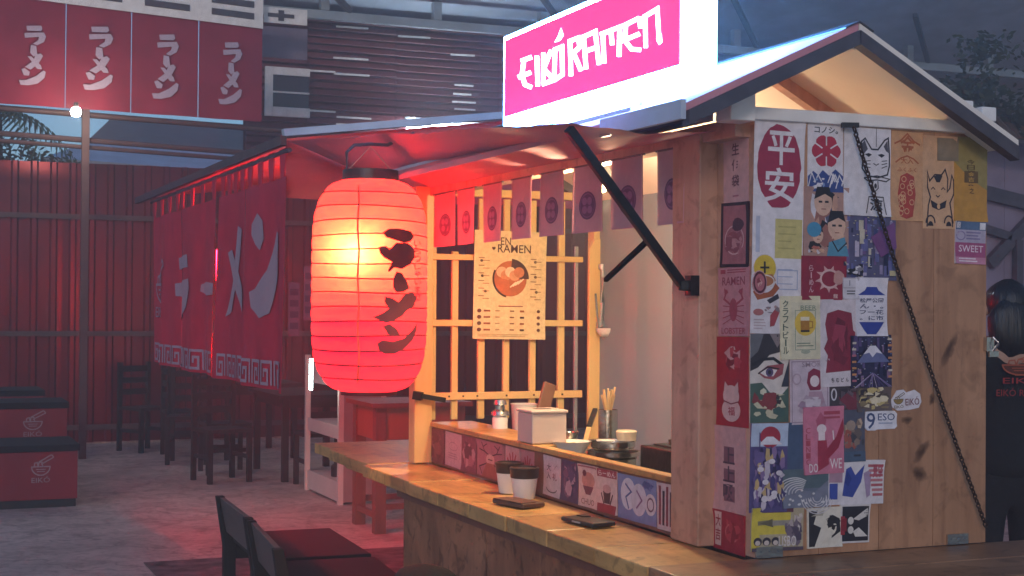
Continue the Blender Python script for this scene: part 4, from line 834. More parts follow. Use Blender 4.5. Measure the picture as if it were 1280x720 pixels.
poster('small red card with pale swirls at the foot of the corner board', 893, 640, 932, 690, lambda a, r: (a.rect(.06, .05, .26, .9, '#d8b0ac'), a.ring(.6, .5, .2, .22, .05, '#cf6a6c', 14), a.busy(.3, .1, .95, .9, 10, ['#c2404c', '#98202e'], r, .25), a.vtext('大吉', .08, .1, .24, .8, '#98202e')), '#a8283a', PS, order=1, cat='card', name='card')
# ring sticker over the corner
poster('round red ringed bowl sticker beside the lobster poster', 939, 338, 957, 368, lambda a, r: (a.ell(.5, .5, .46, .46, '#5c2434', 20), a.ell(.5, .5, .34, .36, '#b86a74', 18), a.busy(.25, .25, .75, .75, 8, ['#d8a8a0', '#8e3a48'], r, .3)), '#cf9aa2', PW, order=4, cat='sticker', name='sticker', shape=[(.5 + .5 * math.cos(k * PI / 10), .5 + .5 * math.sin(k * PI / 10)) for k in range(20)])

# ledge below the opening
def ledge(label, x0, x1, draw, base, cat='sticker'):
    def yy(x, z0):
        lo, hi = 400, 720
        for _ in range(30):
            m_ = (lo + hi) / 2; zz = at(x, m_, 'x', 1.862).z
            if zz > z0: lo = m_
            else: hi = m_
        return m_
    xm = (x0 + x1) / 2; return poster(label, x0, yy(xm, 1.084), x1, yy(xm, .962), draw, base, PL, cat=cat, name=cat, order=rnd.choice((0, 1)))
ledge('dull maroon picture at the far end of the counter ledge', 527, 556, lambda a, r: a.busy(0, 0, 1, 1, 24, ['#7a3a4c', '#8e4a58', '#683040', '#9a5e68'], r, .25), '#7c4050', 'poster')
ledge('plain pale mauve card with a faint drawing on the counter ledge', 557, 577, lambda a, r: (a.ring(.5, .4, .26, .12, .02, '#a07a88', 12), a.lines(.2, .6, .8, .8, 3, '#a88490', r)), '#c8a2ac', 'card')
ledge('maroon and pink patterned card between the mauve card and antlered figure', 578, 596, lambda a, r: a.busy(0, 0, 1, 1, 22, ['#a86a78', '#703646', '#c08a94'], r, .28), '#8a4a5a', 'card')
def d_antler(a, r):
    K = '#4c2434'
    for sg_ in (-1, 1):
        a.line([(.5, .4), (.5 + sg_ * .22, .3), (.5 + sg_ * .34, .06)], .035, K); a.line([(.5 + sg_ * .22, .3), (.5 + sg_ * .42, .26)], .03, K); a.line([(.5 + sg_ * .28, .18), (.5 + sg_ * .14, .08)], .03, K)
        a.line([(.5 + sg_ * .1, .6), (.5 + sg_ * .4, .75), (.5 + sg_ * .3, .95)], .04, K)
    a.ell(.5, .5, .16, .16, '#d0a09c', 14); a.poly([(.36, .6), (.64, .6), (.8, 1), (.2, 1)], '#a85a50'); a.line([(.42, .5), (.58, .5)], .03, K)
ledge('pink picture of an antlered figure with dark branching arms', 597, 631, d_antler, '#b4707c', 'poster')
def d_maple(a, r):
    for k in range(7): q = -PI / 2 + (k - 3) * .5; a.line([(.5, .6), (.5 + .44 * math.cos(q), .55 + .42 * math.sin(q))], .07, '#a82c34')
    a.rect(.47, .6, .53, .95, '#8e2430'); a.lines(.1, .85, .9, .97, 2, '#9a4a54', r)
ledge('pale card with a red maple leaf', 632, 651, d_maple, '#c9969c', 'card')
ledge('pale card with a wilted red flower behind the paper cups', 652, 668, d_maple, '#bd7c84', 'card')
ledge('white card with two columns of dark vertical characters near the cups', 680, 701, lambda a, r: (a.vtext('大入', .2, .18, .44, .6, '#5c3a4a'), a.vtext('御礼', .54, .18, .8, .6, '#8a4654'), a.ring(.5, .8, .3, .1, .03, '#5c3a4a', 12, 0, PI)), '#d6bcc4', 'card')
ledge('violet and navy busy picture, right of the white character card', 702, 723, lambda a, r: a.busy(0, 0, 1, 1, 40, ['#6a4a70', '#8a5a74', '#4a3a60', '#b890a0'], r, .2), '#5a4468', 'poster')
ledge('cream card with a cream topped bowl above CHUO lettering', 724, 748, lambda a, r: (a.ell(.5, .36, .34, .2, '#c9887c', 16), a.poly([(.22, .5), (.78, .5), (.62, .7), (.38, .7)], '#7a4050'), a.ell(.3, .2, .1, .08, '#7a3040', 8), a.text('CHUO', .14, .8, .82, .94, '#8a4a44'), a.rect(.02, .02, .98, .06, '#b06068')), '#dcb8b4', 'card')
ledge('cream and red card with a steaming bowl on a red band', 748, 772, lambda a, r: (a.rect(0, .8, 1, 1, '#a83440'), a.rect(0, 0, 1, .18, '#b04450'), a.text('らーめん', .06, .03, .94, .16, '#e6ccc8'), a.poly([(.3, .5), (.7, .5), (.64, .78), (.36, .78)], '#5c3038'), a.line([(.2, .55), (.34, .8)], .05, '#5c3038'), a.line([(.8, .55), (.66, .8)], .05, '#5c3038'), a.ell(.5, .44, .22, .1, '#d09a98', 12)), '#ddbcb8', 'card')
def d_blue(a, r):
    a.ell(.28, .42, .2, .36, '#d6cfdc', 20); a.ell(.56, .5, .2, .36, '#cfc2d0', 20); a.line([(.2, .2), (.36, .36), (.22, .5), (.3, .75)], .05, '#4a5890'); a.line([(.5, .3), (.64, .5), (.5, .7)], .05, '#8a5a84'); a.ell(.86, .55, .14, .24, '#d6c6ce', 16); a.ring(.86, .55, .08, .14, .04, '#7a4a64', 12)
    a.busy(.6, .0, 1, .3, 8, ['#4a5890', '#6a70a8'], r, .3)
ledge('wide blue sticker with two large pale discs next to the post', 773, 821, d_blue, '#7f86b4')
ledge('white card with black and red vertical strokes at the near end of the ledge', 822, 845, lambda a, r: [a.rect(.1 + k * .2, .06 + .1 * (k % 2), .22 + k * .2, .9, '#4c2c3a' if k % 2 else '#8a3444') for k in range(4)], '#d0b4b8', 'card')

# menu poster on the lattice
def d_menu(a, r):
    K = '#4a2c2c'
    a.text('EN', .36, .06, .5, .13, K); a.text('♥', .24, .15, .29, .18, K); a.text('RAMEN', .32, .125, .78, .2, K)
    a.ell(.5, .44, .23, .165, '#b8683c', 28); a.poly([(.5, .44)] + [(.5 + .26 * math.cos(q), .44 + .185 * math.sin(q)) for q in [-1.5 + k * .15 for k in range(11)]], '#4a2c2c')
    a.ring(.5, .44, .235, .17, .018, '#3c2424', 20, 1.8, 3.6)
    for k in range(5): a.ell(.38 + .06 * k, .38 + .03 * (k % 2), .075, .05, ['#e0b890', '#cf8a5c', '#e8d0a8', '#d49c70', '#c87c50'][k], 12)
    for k in range(4): a.line([(.5 + k * .035, .52 - k * .01), (.58 + k * .035, .47 - k * .01)], .012, '#f0e2c0')
    a.ell(.4, .5, .1, .06, '#c06a40', 12)
    for side, x in ((0, .06), (1, .78)):
        for k in range(6):
            y = .25 + k * .07; a.rect(x, y, x + .08, y + .008, '#8a6a48'); 
            if k % 2 == 0: a.ell(x + .04 + .06 * r.random(), y + .03, .022, .013, K, 8)
            a.rect(x + .06, y + .025, x + .15, y + .032, '#a0805c')
    a.rect(.34, .692, .68, .70, '#9a3c34')
    for k in range(4):
        y = .74 + k * .058; a.ell(.08, y, .03, .018, '#6a3a30', 10); a.rect(.14, y - .008, .23, y + .008, '#9a5a40'); a.rect(.3, y - .006, .36, y + .004, '#b09068'); a.rect(.5, y - .006, .56, y + .006, '#8a5a40'); a.rect(.64, y - .008, .7, y + .01, K if k % 2 else '#a0603c'); a.ell(.9, y, .025, .016, '#5c3430', 8)
    a.lines(.06, .955, .94, .985, 2, '#b8986c', r, .3)
poster('cream ramen menu poster with a bowl picture tied to the yellow lattice', 592, 289, 682, 424, d_menu, '#e2cf9c', ('y', 5.185), order=0)

# ================================================================== SMALL BANNERS along the opening
for k, (x0, x1, yb) in enumerate([(543, 569, 309), (572, 593, 305), (604, 627, 303), (640, 664, 298), (676, 704, 296), (717, 752, 293), (765, 803, 288), (822, 857, 280)]):
    A, B = at(x0, yb, 'x', 1.842), at(x1, yb, 'x', 1.842); zb = 1.76
    t = thing('small_banner', None, 'banner', (1.842, (A.y + B.y) / 2, 1.95), 0, 'crested banners hung along the stall opening')
    t['label'] = ['mauve crested banner hung nearest the lantern', 'narrow mauve crested banner second from the lantern', 'mauve crested banner overlapping the left edge of the menu poster', 'mauve crested banner above the word on the menu poster', 'mauve crested banner above the right edge of the menu poster', 'mauve crested banner above the yellow door stile', 'mauve crested banner crossed by the black strut', 'wide mauve crested banner hung nearest the front post'][k]
    mb = MB(); nx, nz = 6, 8; ids = {}
    def bfn(s, u, h, A=A, B=B, k=k): 
        return Vector((1.842 - h + .004 * math.sin(s * 3 + k) * u, A.y + (B.y - A.y) * s, 1.955 + (zb - 1.955) * u))
    for i in range(nx + 1):
        for j in range(nz + 1): ids[i, j] = mb.pts([bfn(i / nx, j / nz, 0)])[0]
    for i in range(nx):
        for j in range(nz): mb.face((ids[i, j], ids[i, j + 1], ids[i + 1, j + 1], ids[i + 1, j]))
    mb.cur = lin('#b4929c'); mb.c = [mb.cur] * len(mb.f)
    ar = Art(bfn, abs(A.y - B.y) / .195, .0006, .0003)
    c1, c2 = '#5a4468', '#85668a'
    ar.ell(.5, .6, .28, .21, c1, 24); ar.ring(.5, .6, .235, .175, .012, c2, 20)
    for q in range(4): ar.ell(.5 + .12 * math.cos(q * PI / 2 + .8), .6 + .09 * math.sin(q * PI / 2 + .8), .085, .06, c2, 10)
    ar.rect(0, 0, .03, 1, '#c8a4ac'); ar.rect(.97, 0, 1, 1, '#c8a4ac'); ar.rect(.03, .975, .97, 1, '#b890a0')
    co_ = mb.build('cloth', CLOTHINK, t, col=True, smooth='full'); ar.mb.build('crest', CLOTHINK, t, col=True)
    MB().bar((1.842, A.y + .01, 1.955), (1.842, B.y - .01, 1.955), .005, .005).build('rod', M['darktrim'], t)

# ================================================================== THINGS ON AND BEHIND THE COUNTER
def spot(px, py, ax, val): p = at(px, py, ax, val); return p, (p - EYE).length / F
def cup(x, y, label):
    t = thing('paper_cup', label, 'cup', (x, y, ZC + .002), 0, 'lidded paper cups on the counter')
    MB().lathe([(0, 0), (.031, 0), (.033, .003), (.041, .068), (.041, .07)], 28, (x, y, ZC + .002)).build('body', M['paper'], t, smooth=True)
    MB().lathe([(.0415, .064), (.0435, .066), (.0445, .088), (.046, .09), (.046, .096), (.040, .098), (.038, .093), (0, .093)], 28, (x, y, ZC + .002)).build('lid', M['brownlid'], t, smooth=True)
cup(1.802, 4.30, 'white paper cup with brown lid, half hidden behind its twin on the counter')
cup(1.792, 4.155, 'white paper cup with brown lid standing in full view on the counter')
def slab(name, label, cat, cx, cy, w, l, h, rz, mats, extra=None):
    t = thing(name, label, cat, (cx, cy, ZC + .003))
    b = MB().box(-w / 2, w / 2, -l / 2, l / 2, 0, h).build('body', mats[0], None, bevel=.004); b.parent = t
    if extra:
        for nm, bxx, m in extra: q = MB().box(*bxx).build(nm, m, None); q.parent = t
    t.rotation_euler = (0, 0, rz)
    return t
slab('wallet', 'flat brown leather wallet lying on the counter before the paper cups', 'wallet', 1.715, 4.02, .085, .15, .014, .25, [M['brownleather']], [('flap', (-.043, .01, -.07, .07, .0145, .0165), M['brownleather'])])
slab('mobile_phone', 'black mobile phone lying face down on the counter near the post', 'phone', 1.752, 3.62, .078, .155, .012, .15, [M['black']], [('camera_bump', (.005, .03, .03, .065, .0125, .015), M['blackmetal']), ('side_key', (-.0405, -.039, -.02, .02, .004, .008), M['steelgrey'])])
t = thing('tissue_box', 'pale square tissue box standing on the counter ledge', 'tissue box', (1.93, 4.30, 1.11))
bx(1.852, 1.972, 4.235, 4.355, 1.11, 1.205).build('body', M['tissuewhite'], t, bevel=.004)
bx(1.848, 1.976, 4.231, 4.359, 1.2055, 1.216).build('lid', M['tissuewhite'], t, bevel=.004)
bx(1.885, 1.94, 4.283, 4.307, 1.2165, 1.2175).build('slot', M['blackmetal'], t)
p, s = spot(625, 535, 'x', 1.99)
t = thing('spice_jar', 'small white jar with a shiny metal cap behind the ledge', 'jar', (p.x, p.y, p.z))
MB().lathe([(0, -.03), (.026, -.03), (.028, .035), (.022, .045), (.02, .05), (0, .05)], 20, p).build('body', M['whiteplastic'], t, smooth=True)
MB().lathe([(.03, .045), (.034, .047), (.03, .06), (.018, .066), (.018, .08), (.024, .085), (.02, .1), (0, .1)], 20, p).build('cap', M['steel'], t, smooth=True)
p, s = spot(655, 532, 'x', 2.12)
t = thing('plastic_tub', 'translucent white plastic tub behind the tissue box', 'tub', p)
MB().lathe([(0, -.06), (.04, -.06), (.048, .075), (.051, .08), (.046, .08), (.04, -.05), (0, -.05)], 20, p).build('tub', M['whiteplastic'], t, smooth=True)
p, s = spot(679, 520, 'x', 2.15)
t = thing('cutting_board', 'small brown wooden board leaning upright behind the tissue box', 'cutting board', p)
MB().bar(p + Vector((-.03, .0, -.08)), p + Vector((.04, .03, .115)), .05, .016, (0, 1, 0)).build('board', M['brownboard'], t, bevel=.004)
# steel pot stack, bowls, chopstick cup
p, s = spot(714, 552, 'x', 1.985); zr = p.z
tag(MB().lathe([(0, -.06), (.03, -.06), (.05, -.02), (.062, 0), (.064, .002), (.058, -.002), (.046, -.02), (.026, -.052), (0, -.052)], 28, p).build('white_bowl', M['whiteplastic'], smooth=True, loc=p), 'white bowl just behind the ledge beside the steel pots', 'bowl')
p, s = spot(712, 540, 'x', 2.3)
tag(MB().lathe([(0, -.03), (.022, -.03), (.034, 0), (.036, .002), (.03, 0), (.02, -.024), (0, -.024)], 24, p).build('steel_bowl', M['steel'], smooth=True, loc=p), 'little shiny steel bowl between the tissue box and door stile', 'bowl')
p, s = spot(766, 556, 'x', 2.12); zb = 1.012
PT = (p.x, p.y)
hts = [(1.012, .05, .075), (1.062, .022, .085), (1.086, .03, .072)]
for k, (z, h, r_) in enumerate(hts):
    tag(MB().lathe([(0, 0), (r_ * .8, 0), (r_, h * .4), (r_, h), (r_ + .006, h + .001), (r_ - .003, h - .001), (r_ - .004, .006), (0, .006)], 28, (p.x, p.y, z)).build('steel_pan', M['steel'], smooth=True, loc=(p.x, p.y, z)), ['steel pan at the bottom of the stack behind the ledge', 'wide shallow steel pan in the middle of the stack', 'steel pan with a rim on top of the stack'][k], 'pan', 'stacked steel pans')
ztop = 1.118
q = at(783, 545, 'x', 2.16)
tag(MB().lathe([(0, 0), (.03, 0), (.034, .028), (.03, .032), (0, .032)], 22, (q.x, q.y, ztop)).build('cream_dish', mat('cream_ceramic', (.62, .52, .38), .4), smooth=True, loc=(q.x, q.y, ztop)), 'small cream dish turned over on top of the steel pans', 'dish')
p2 = at(757, 545, 'x', 2.08)
tag(MB().lathe([(0, 0), (.028, 0), (.03, .004), (.0, .006)], 20, (p2.x, p2.y, ztop)).build('flat_dish', M['whiteplastic'], smooth=True, loc=(p2.x, p2.y, ztop)), 'flat white dish lying on the top steel pan', 'dish')
p, s = spot(760, 540, 'x', 2.28)
t = thing('chopstick_cup', 'steel cup holding wooden chopsticks behind the pans', 'cup', (p.x, p.y, p.z - .01))
MB().lathe([(0, -.02), (.034, -.02), (.034, .078), (.032, .078), (.032, -.01), (0, -.01)], 24, p).build('cup', M['steel'], t, smooth=True)
for k in range(8):
    a = k * 2.4; e = Vector((p.x + .022 * math.cos(a), p.y + .022 * math.sin(a), p.z + .12 + .03 * rnd.random())); b0 = Vector((p.x - .012 * math.cos(a), p.y - .012 * math.sin(a), p.z - .005))
    o = MB().bar(b0, b0 + (e - b0) * 1.05, .0065, .0065).build('chopstick', M['bamboo'], loc=b0)
    tag(o, 'bamboo chopstick standing in the steel cup behind the pans', 'chopstick', 'chopsticks in the steel cup')
p, s = spot(728, 556, 'x', 2.05); e = at(744, 512, 'x', 2.22)
t = thing('spatula', 'long spatula with a dark handle leaning on the steel pans', 'spatula', p)
MB().bar(p - Vector((0, 0, .03)), p + (e - p) * .55, .016, .004).build('blade', M['bamboo'], t)
MB().bar(p + (e - p) * .5, e, .017, .012).build('handle', M['black'], t, bevel=.002)
A = at(800, 556, 'x', 2.1); B = at(848, 573, 'x', 2.1)
t = thing('griddle', 'black iron griddle box on the worktop behind the post', 'griddle', (2.2, (A.y + B.y) / 2, 1.012))
bx(2.1, 2.4, B.y - .3, A.y, 1.013, A.z).build('body', M['blackmetal'], t, bevel=.004)
bx(2.13, 2.37, B.y - .27, A.y - .03, A.z + .001, A.z + .006).build('plate', M['black'], t)
MB().lathe([(0, 0), (.012, 0), (.014, .016), (0, .02)], 14, (2.16, at(841, 566, 'x', 2.16).y, A.z + .007)).build('knob', M['steel'], t, smooth=True)
p = at(757, 412, 'y', 5.12)
t = thing('ladle', 'pale round ladle hanging beside the yellow door stile', 'ladle', p)
MB().lathe([(0, -.03), (.02, -.026), (.036, -.008), (.04, .006), (.037, .006), (.018, -.02), (0, -.024)], 20, p).build('bowl', M['whiteplastic'], t, smooth=True)
MB().bar(p + Vector((-.03, .0, .0)), p + Vector((-.03, .03, .14)), .008, .004).build('handle', M['steel'], t)
# lamp inside the stall
t = thing('work_lamp', 'warm lamp fixed behind the banners at the stall opening', 'lamp', (1.99, 4.05, 1.93))
MB().lathe([(0, .05), (.03, .05), (.05, .0), (.047, 0), (.028, .045), (0, .045)], 20, (1.99, 4.05, 1.93)).build('shade', M['steelgrey'], t, smooth=True)
MB().lathe([(0, -.03), (.02, -.02), (.026, 0), (.015, .03), (0, .04)], 14, (1.99, 4.05, 1.92)).build('bulb', emit('warm_bulb', (1, .8, .5), 5), t, smooth='full')
wl_ = bpy.data.lights.new('work_light', 'POINT'); wl_.energy = 20; wl_.color = (1, .76, .42); wl_.shadow_soft_size = .05
wo = bpy.data.objects.new('work_light', wl_); COL.objects.link(wo); wo.parent = t; wo.location = (0, 0, -.06)

# ================================================================== CHAIRS AND RUG before the counter
def low_chair(label):
    t = thing('low_chair', label, 'chair', (0, 0, 0), 0, 'dark low chairs before the counter')
    w = .39
    def P(nm, mb): o = mb.build(nm, M['chairback_lit' if nm == 'backrest' else 'darkwood'], None, bevel=.004); o.parent = t; return o
    P('seat', bx(.02, .50, -w, w, .415, .45))
    P('backrest', MB().prism([(-.012, -w + .03, .46), (.012, -w + .03, .46), (-.02, -w + .03, .625), (-.044, -w + .03, .625)], (0, 2 * w - .06, 0)))
    for sg_ in (-1, 1):
        y0, y1 = sg_ * w, sg_ * (w - .045)
        P('leg', MB().prism([(-.02, min(y0, y1), 0), (.035, min(y0, y1), 0), (.035, min(y0, y1), .40), (-.02, min(y0, y1), .63), (-.06, min(y0, y1), .63), (-.025, min(y0, y1), .40)], (0, .045, 0)))
        P('leg', bx(.45, .495, y0, y1, 0, .414))
        P('side_rail', bx(.036, .449, min(y0, y1) + .008, max(y0, y1) - .008, .33, .41))
    P('front_rail', bx(.462, .484, -w + .046, w - .046, .34, .412))
    return t
c0 = low_chair('dark low chair farther from the camera, its whole seat in view'); c0.location = (1.455, 6.60, 0); c0.rotation_euler = (0, 0, -.04)
c1 = copy_tree(c0); c1['label'] = 'dark low chair nearest the camera, its seat cut by the picture edge'; c1.location = (1.40, 5.77, 0); c1.rotation_euler = (0, 0, -.09)
p = at(531, 722, 'x', 1.42)
t = thing('round_stool', 'round black cushioned stool just showing below the counter panel', 'stool', (p.x, p.y, 0))
MB().lathe([(0, 0), (.16, 0), (.17, .02), (.03, .04), (.025, p.z - .07), (0, p.z - .07)], 24, (p.x, p.y, 0)).build('pedestal', M['blackmetal'], t, smooth=True)
MB().blob((p.x, p.y, p.z - .02), (.10, .10, .06), 4, .12, 3).build('cushion', M['blackcloth'], t, smooth='full')
rg = MB(); rg.box(1.37, 3.4, 4.6, 8.86, .002, .008)
tag(rg.build('rug', M['rugmat'], loc=(2.3, 6.8, 0)), 'dark leaf patterned floor rug under the low chairs', 'rug')

# ================================================================== DINING SHELTER beyond the stall
sh = thing('dining_shelter', 'red tarpaulin shelter with sloping roof beyond the lantern', 'shelter', (3.2, 9, 0))
def shz(x): return 2.33 + (x - 1.7) * .13
rf = MB(); n1, n2 = 10, 16; ids = {}
for i in range(n1 + 1):
    for j in range(n2 + 1):
        x = 1.68 + 3.4 * i / n1; y = 6.82 + 4.5 * j / n2; ids[i, j] = rf.pts([(x, y, shz(x) - .02 * math.sin(j * PI * 4 / n2) ** 2)])[0]
for i in range(n1):
    for j in range(n2): rf.face((ids[i, j], ids[i + 1, j], ids[i + 1, j + 1], ids[i, j + 1]))
rf.build('roof_sheet', M['tarp'], sh, smooth='full')
va = MB(); n1, n2 = 30, 8; ids = {}
for i in range(n1 + 1):
    for j in range(n2 + 1):
        x = 1.70 + 2.2 * i / n1; v = j / n2; zt = shz(x) - .012; zb = 2.045 + .02 * math.sin(x * 5) * .3
        ids[i, j] = va.pts([(x, 6.83 - .012 * math.sin(v * 9 + x * 1.5) - .01 * math.sin(x * 7) * v, zt + (zb - zt) * v)])[0]
for i in range(n1):
    for j in range(n2): va.face((ids[i, j], ids[i, j + 1], ids[i + 1, j + 1], ids[i + 1, j]))
va.build('valance', M['tarp'], sh, smooth='full')
MB().bar((1.69, 6.85, shz(1.69) + .03), (3.9, 6.85, shz(3.9) + .03), .05, .035).build('edge_beam', M['roofblue'], sh)
MB().bar((1.675, 6.78, 2.315), (1.675, 11.35, 2.315), .03, .045).build('eave_beam', M['rail'], sh)
for (x, y) in [(4.9, 6.9), (4.9, 11.2), (3.9, 11.2)]:
    bx(x - .028, x + .028, y - .028, y + .028, 0, shz(x) - .035).build('post', M['darkwood'], sh)
# the long curtain
cu = thing('noren_curtain', 'long red shop curtain with pale ramen characters and key pattern hem', 'curtain', (1.7, 8.8, 2.25))
def nx_(y, z): 
    k = (2.2 - z) / 1.1
    return 1.70 + .022 * math.sin(y * 7.3) * (.3 + k) + .012 * math.sin(y * 17 + 1) * k
SLIT = at(272, 410, 'x', 1.7).y; RTY = at(272, 410, 'x', 1.752).y
NB = [(6.80, 7.66), (7.68, SLIT - .05), (SLIT + .05, 9.62), (9.64, 10.72)]
for a, b in NB:
    mb = MB(); n1, n2 = 30, 10; ids = {}
    for i in range(n1 + 1):
        for j in range(n2 + 1):
            y = a + (b - a) * i / n1; z = 2.15 - (2.15 - 1.12) * j / n2; ids[i, j] = mb.pts([(nx_(y, z), y, z)])[0]
    for i in range(n1):
        for j in range(n2): mb.face((ids[i, j], ids[i, j + 1], ids[i + 1, j + 1], ids[i + 1, j]))
    mb.build('cloth', M['redcloth'], cu, smooth='full')
    for k in range(4):
        y = a + .08 + k * (b - a - .16) / 3
        MB().prism([(1.702, y - .035, 2.148), (1.702, y + .035, 2.148), (1.702, y + .06, 2.285), (1.702, y - .06, 2.285)], (-.006, 0, 0)).build('loop', M['redcloth'], cu)
MB().tube([(1.70, 6.76, 2.27), (1.70, 10.8, 2.27)], .012, 8).build('rod', M['darktrim'], cu, smooth=True)
def nfn(s, t, h):   # s 0..1 from the far end to the near end, t down
    y = 10.72 - (10.72 - 6.80) * s; z = 2.15 - 1.03 * t; return Vector((nx_(y, z) - .006 - h, y, z))
PALE = '#ab909f'
def cut_build(ar, nm, m, par, col=True):
    bm = bmesh.new(); vs = [bm.verts.new(v) for v in ar.mb.v]; lay = bm.loops.layers.float_color.new('Col')
    for f, c in zip(ar.mb.f, ar.mb.c):
        try: fc = bm.faces.new([vs[i] for i in f])
        except ValueError: continue
        for lp in fc.loops: lp[lay] = (*c, 1)
    bm.free()
nart = []
def letter_on_cloth(draw, s0, s1, t0, t1, nm='character'):
    ar = Art(lambda s, t, h: Vector((s, t, h)), 1, 0, .0004); draw(ar)
    bm = bmesh.new(); vs = [bm.verts.new(v) for v in ar.mb.v]
    for f in ar.mb.f:
        try: bm.faces.new([vs[i] for i in f])
        except ValueError: pass
    for k in range(1, 16):
        gm = bm.verts[:] + bm.edges[:] + bm.faces[:]
        bmesh.ops.bisect_plane(bm, geom=gm, plane_co=(k / 16, 0, 0), plane_no=(1, 0, 0), dist=1e-6)
    o_ = MB(); o_.v = [nfn(s0 + (s1 - s0) * v.co.x, t0 + (t1 - t0) * v.co.y, v.co.z) for v in bm.verts]
    bm.verts.index_update(); o_.cur = lin(PALE)
    for f in bm.faces: o_.face([v.index for v in f.verts])
    bm.free(); return o_.build(nm, CLOTHINK, cu, col=True)
letter_on_cloth(lambda a: a.logo(.05, .02, .95, .95, PALE), .02, .15, .30, .70, 'bowl_emblem')
letter_on_cloth(lambda a: (a.poly([(.2, .05), (.8, .02), (.85, .2), (.22, .22)], PALE), a.poly([(.08, .42), (.9, .36), (.96, .5), (.8, .75), (.5, .95), (.36, .88), (.62, .62), (.1, .6)], PALE)), .22, .40, .28, .72)
letter_on_cloth(lambda a: a.poly([(.05, .3), (.3, .18), (.95, .3), (.95, .75), (.3, .8), (.02, .6)], PALE), .445, .60, .44, .57)
letter_on_cloth(lambda a: (a.poly([(.62, .0), (.85, .05), (.6, .55), (.3, .95), (.05, 1), (.4, .6)], PALE), a.poly([(.15, .28), (.35, .25), (.9, .75), (.8, .95), (.5, .7)], PALE)), .64, .77, .18, .66)
letter_on_cloth(lambda a: (a.poly([(.08, .1), (.25, .0), (.42, .08), (.46, .25), (.35, .36), (.2, .3), (.08, .2)], PALE), a.poly([(.05, .75), (.2, .72), (.55, .55), (.85, .2), (.92, .22), (.85, .6), (.6, .95), (.35, 1), (.1, .9)], PALE)), .815, .965, .14, .66)
KP = [(.04, .97), (.04, .06), (.94, .06), (.94, .92), (.34, .92), (.34, .38), (.66, .38), (.66, .66)]
for i, (a, b) in enumerate(NB):
    for k in range(5):
        y0 = a + .04 + k * (b - a - .08) / 5; y1 = y0 + (b - a - .08) / 5 - .025
        s1 = (10.72 - y0) / 3.92; s0 = (10.72 - y1) / 3.92
        letter_on_cloth(lambda a_, k=k: a_.line(KP if k % 2 else [(1 - x, y) for x, y in KP], .13, PALE), s0, s1, .862, .985, 'key_pattern')
# red light tube in the slit of the curtain
tag(MB().tube([(1.752, RTY, 1.26), (1.752, RTY, 1.86)], .012, 10).build('red_light_tube', emit('red_neon', (1, .0008, .003), 380), loc=(1.752, RTY, 1.0)), 'thin glowing red light tube seen through the slit of the curtain', 'light')
# small papers on the post
for (a, b, c_, d_, lab) in [(360, 374, 353, 420, 'pale mauve notice with rows of print beside the curtain end'), (379, 393, 333, 400, 'faded mauve notice half hidden behind the lantern')]:
    A = at(a, (c_ + d_) / 2, 'y', 6.81); B = at(b, (c_ + d_) / 2, 'y', 6.81); z1 = at((a + b) / 2, c_, 'y', 6.81).z; z0 = at((a + b) / 2, d_, 'y', 6.81).z
    ar = Art(plane_fn((A.x, 6.80, z1), (B.x - A.x, 0, 0), (0, 0, z0 - z1), (0, -1, 0)), .25, .001, .0003); ar.mb.cur = lin('#8d5268'); ar.mb.box(A.x, B.x, 6.80, 6.801, z0, z1)
    for k in range(4): ar.rect(.12, .12 + k * .21, .88, .24 + k * .21, '#6f3c54')
    tag(ar.mb.build('notice', CLOTHINK, col=True, loc=((A.x + B.x) / 2, 6.8, (z0 + z1) / 2)), lab, 'notice')

# dining furniture
def table(label, x, y, w, l, h, m='darkwood', top=.03, apron=.08, rails=False, leg=.055):
    t = thing('dining_table', label, 'table', (x, y, 0), 0, None)
    def P(nm, mb): o = mb.build(nm, M[m], None); o.parent = t; return o
    P('tabletop', bx(-w / 2, w / 2, -l / 2, l / 2, h - top, h))
    for sx_ in (-1, 1):
        for sy_ in (-1, 1):
            x0, y0 = sx_ * (w / 2 - .04 - leg / 2), sy_ * (l / 2 - .04 - leg / 2); P('leg', bx(x0 - leg / 2, x0 + leg / 2, y0 - leg / 2, y0 + leg / 2, 0, h - top))
        P('apron', bx(sx_ * (w / 2 - .06) - .01, sx_ * (w / 2 - .06) + .01, -l / 2 + .1, l / 2 - .1, h - top - apron, h - top - .001))
        if rails: P('stretcher', bx(sx_ * (w / 2 - .065) - .015, sx_ * (w / 2 - .065) + .015, -l / 2 + .1, l / 2 - .1, .1, .14))
    for sy_ in (-1, 1):
        P('apron', bx(-w / 2 + .1, w / 2 - .1, sy_ * (l / 2 - .06) - .01, sy_ * (l / 2 - .06) + .01, h - top - apron, h - top - .001))
        if rails: P('stretcher', bx(-w / 2 + .1, w / 2 - .1, sy_ * (l / 2 - .065) - .015, sy_ * (l / 2 - .065) + .015, .16, .20))
    return t
table('dark dining table behind the long curtain, nearer the lantern', 3.45, 13.0, .8, 1.2, .75)['group'] = 'dark tables in the shelter'
table('dark dining table behind the long curtain, nearer the corrugated fence', 3.35, 14.9, .8, 1.2, .75)['group'] = 'dark tables in the shelter'
tt = table('red brown wooden side table with stretchers beyond the end of the counter', 3.30, 9.70, .72, .62, .88, 'redwood', .03, .22, True, .075); tt.name = 'side_table'
for ch_ in list(tt.children):
    if ch_.name.startswith('apron'): ch_.data.materials[0] = M['orangewood']
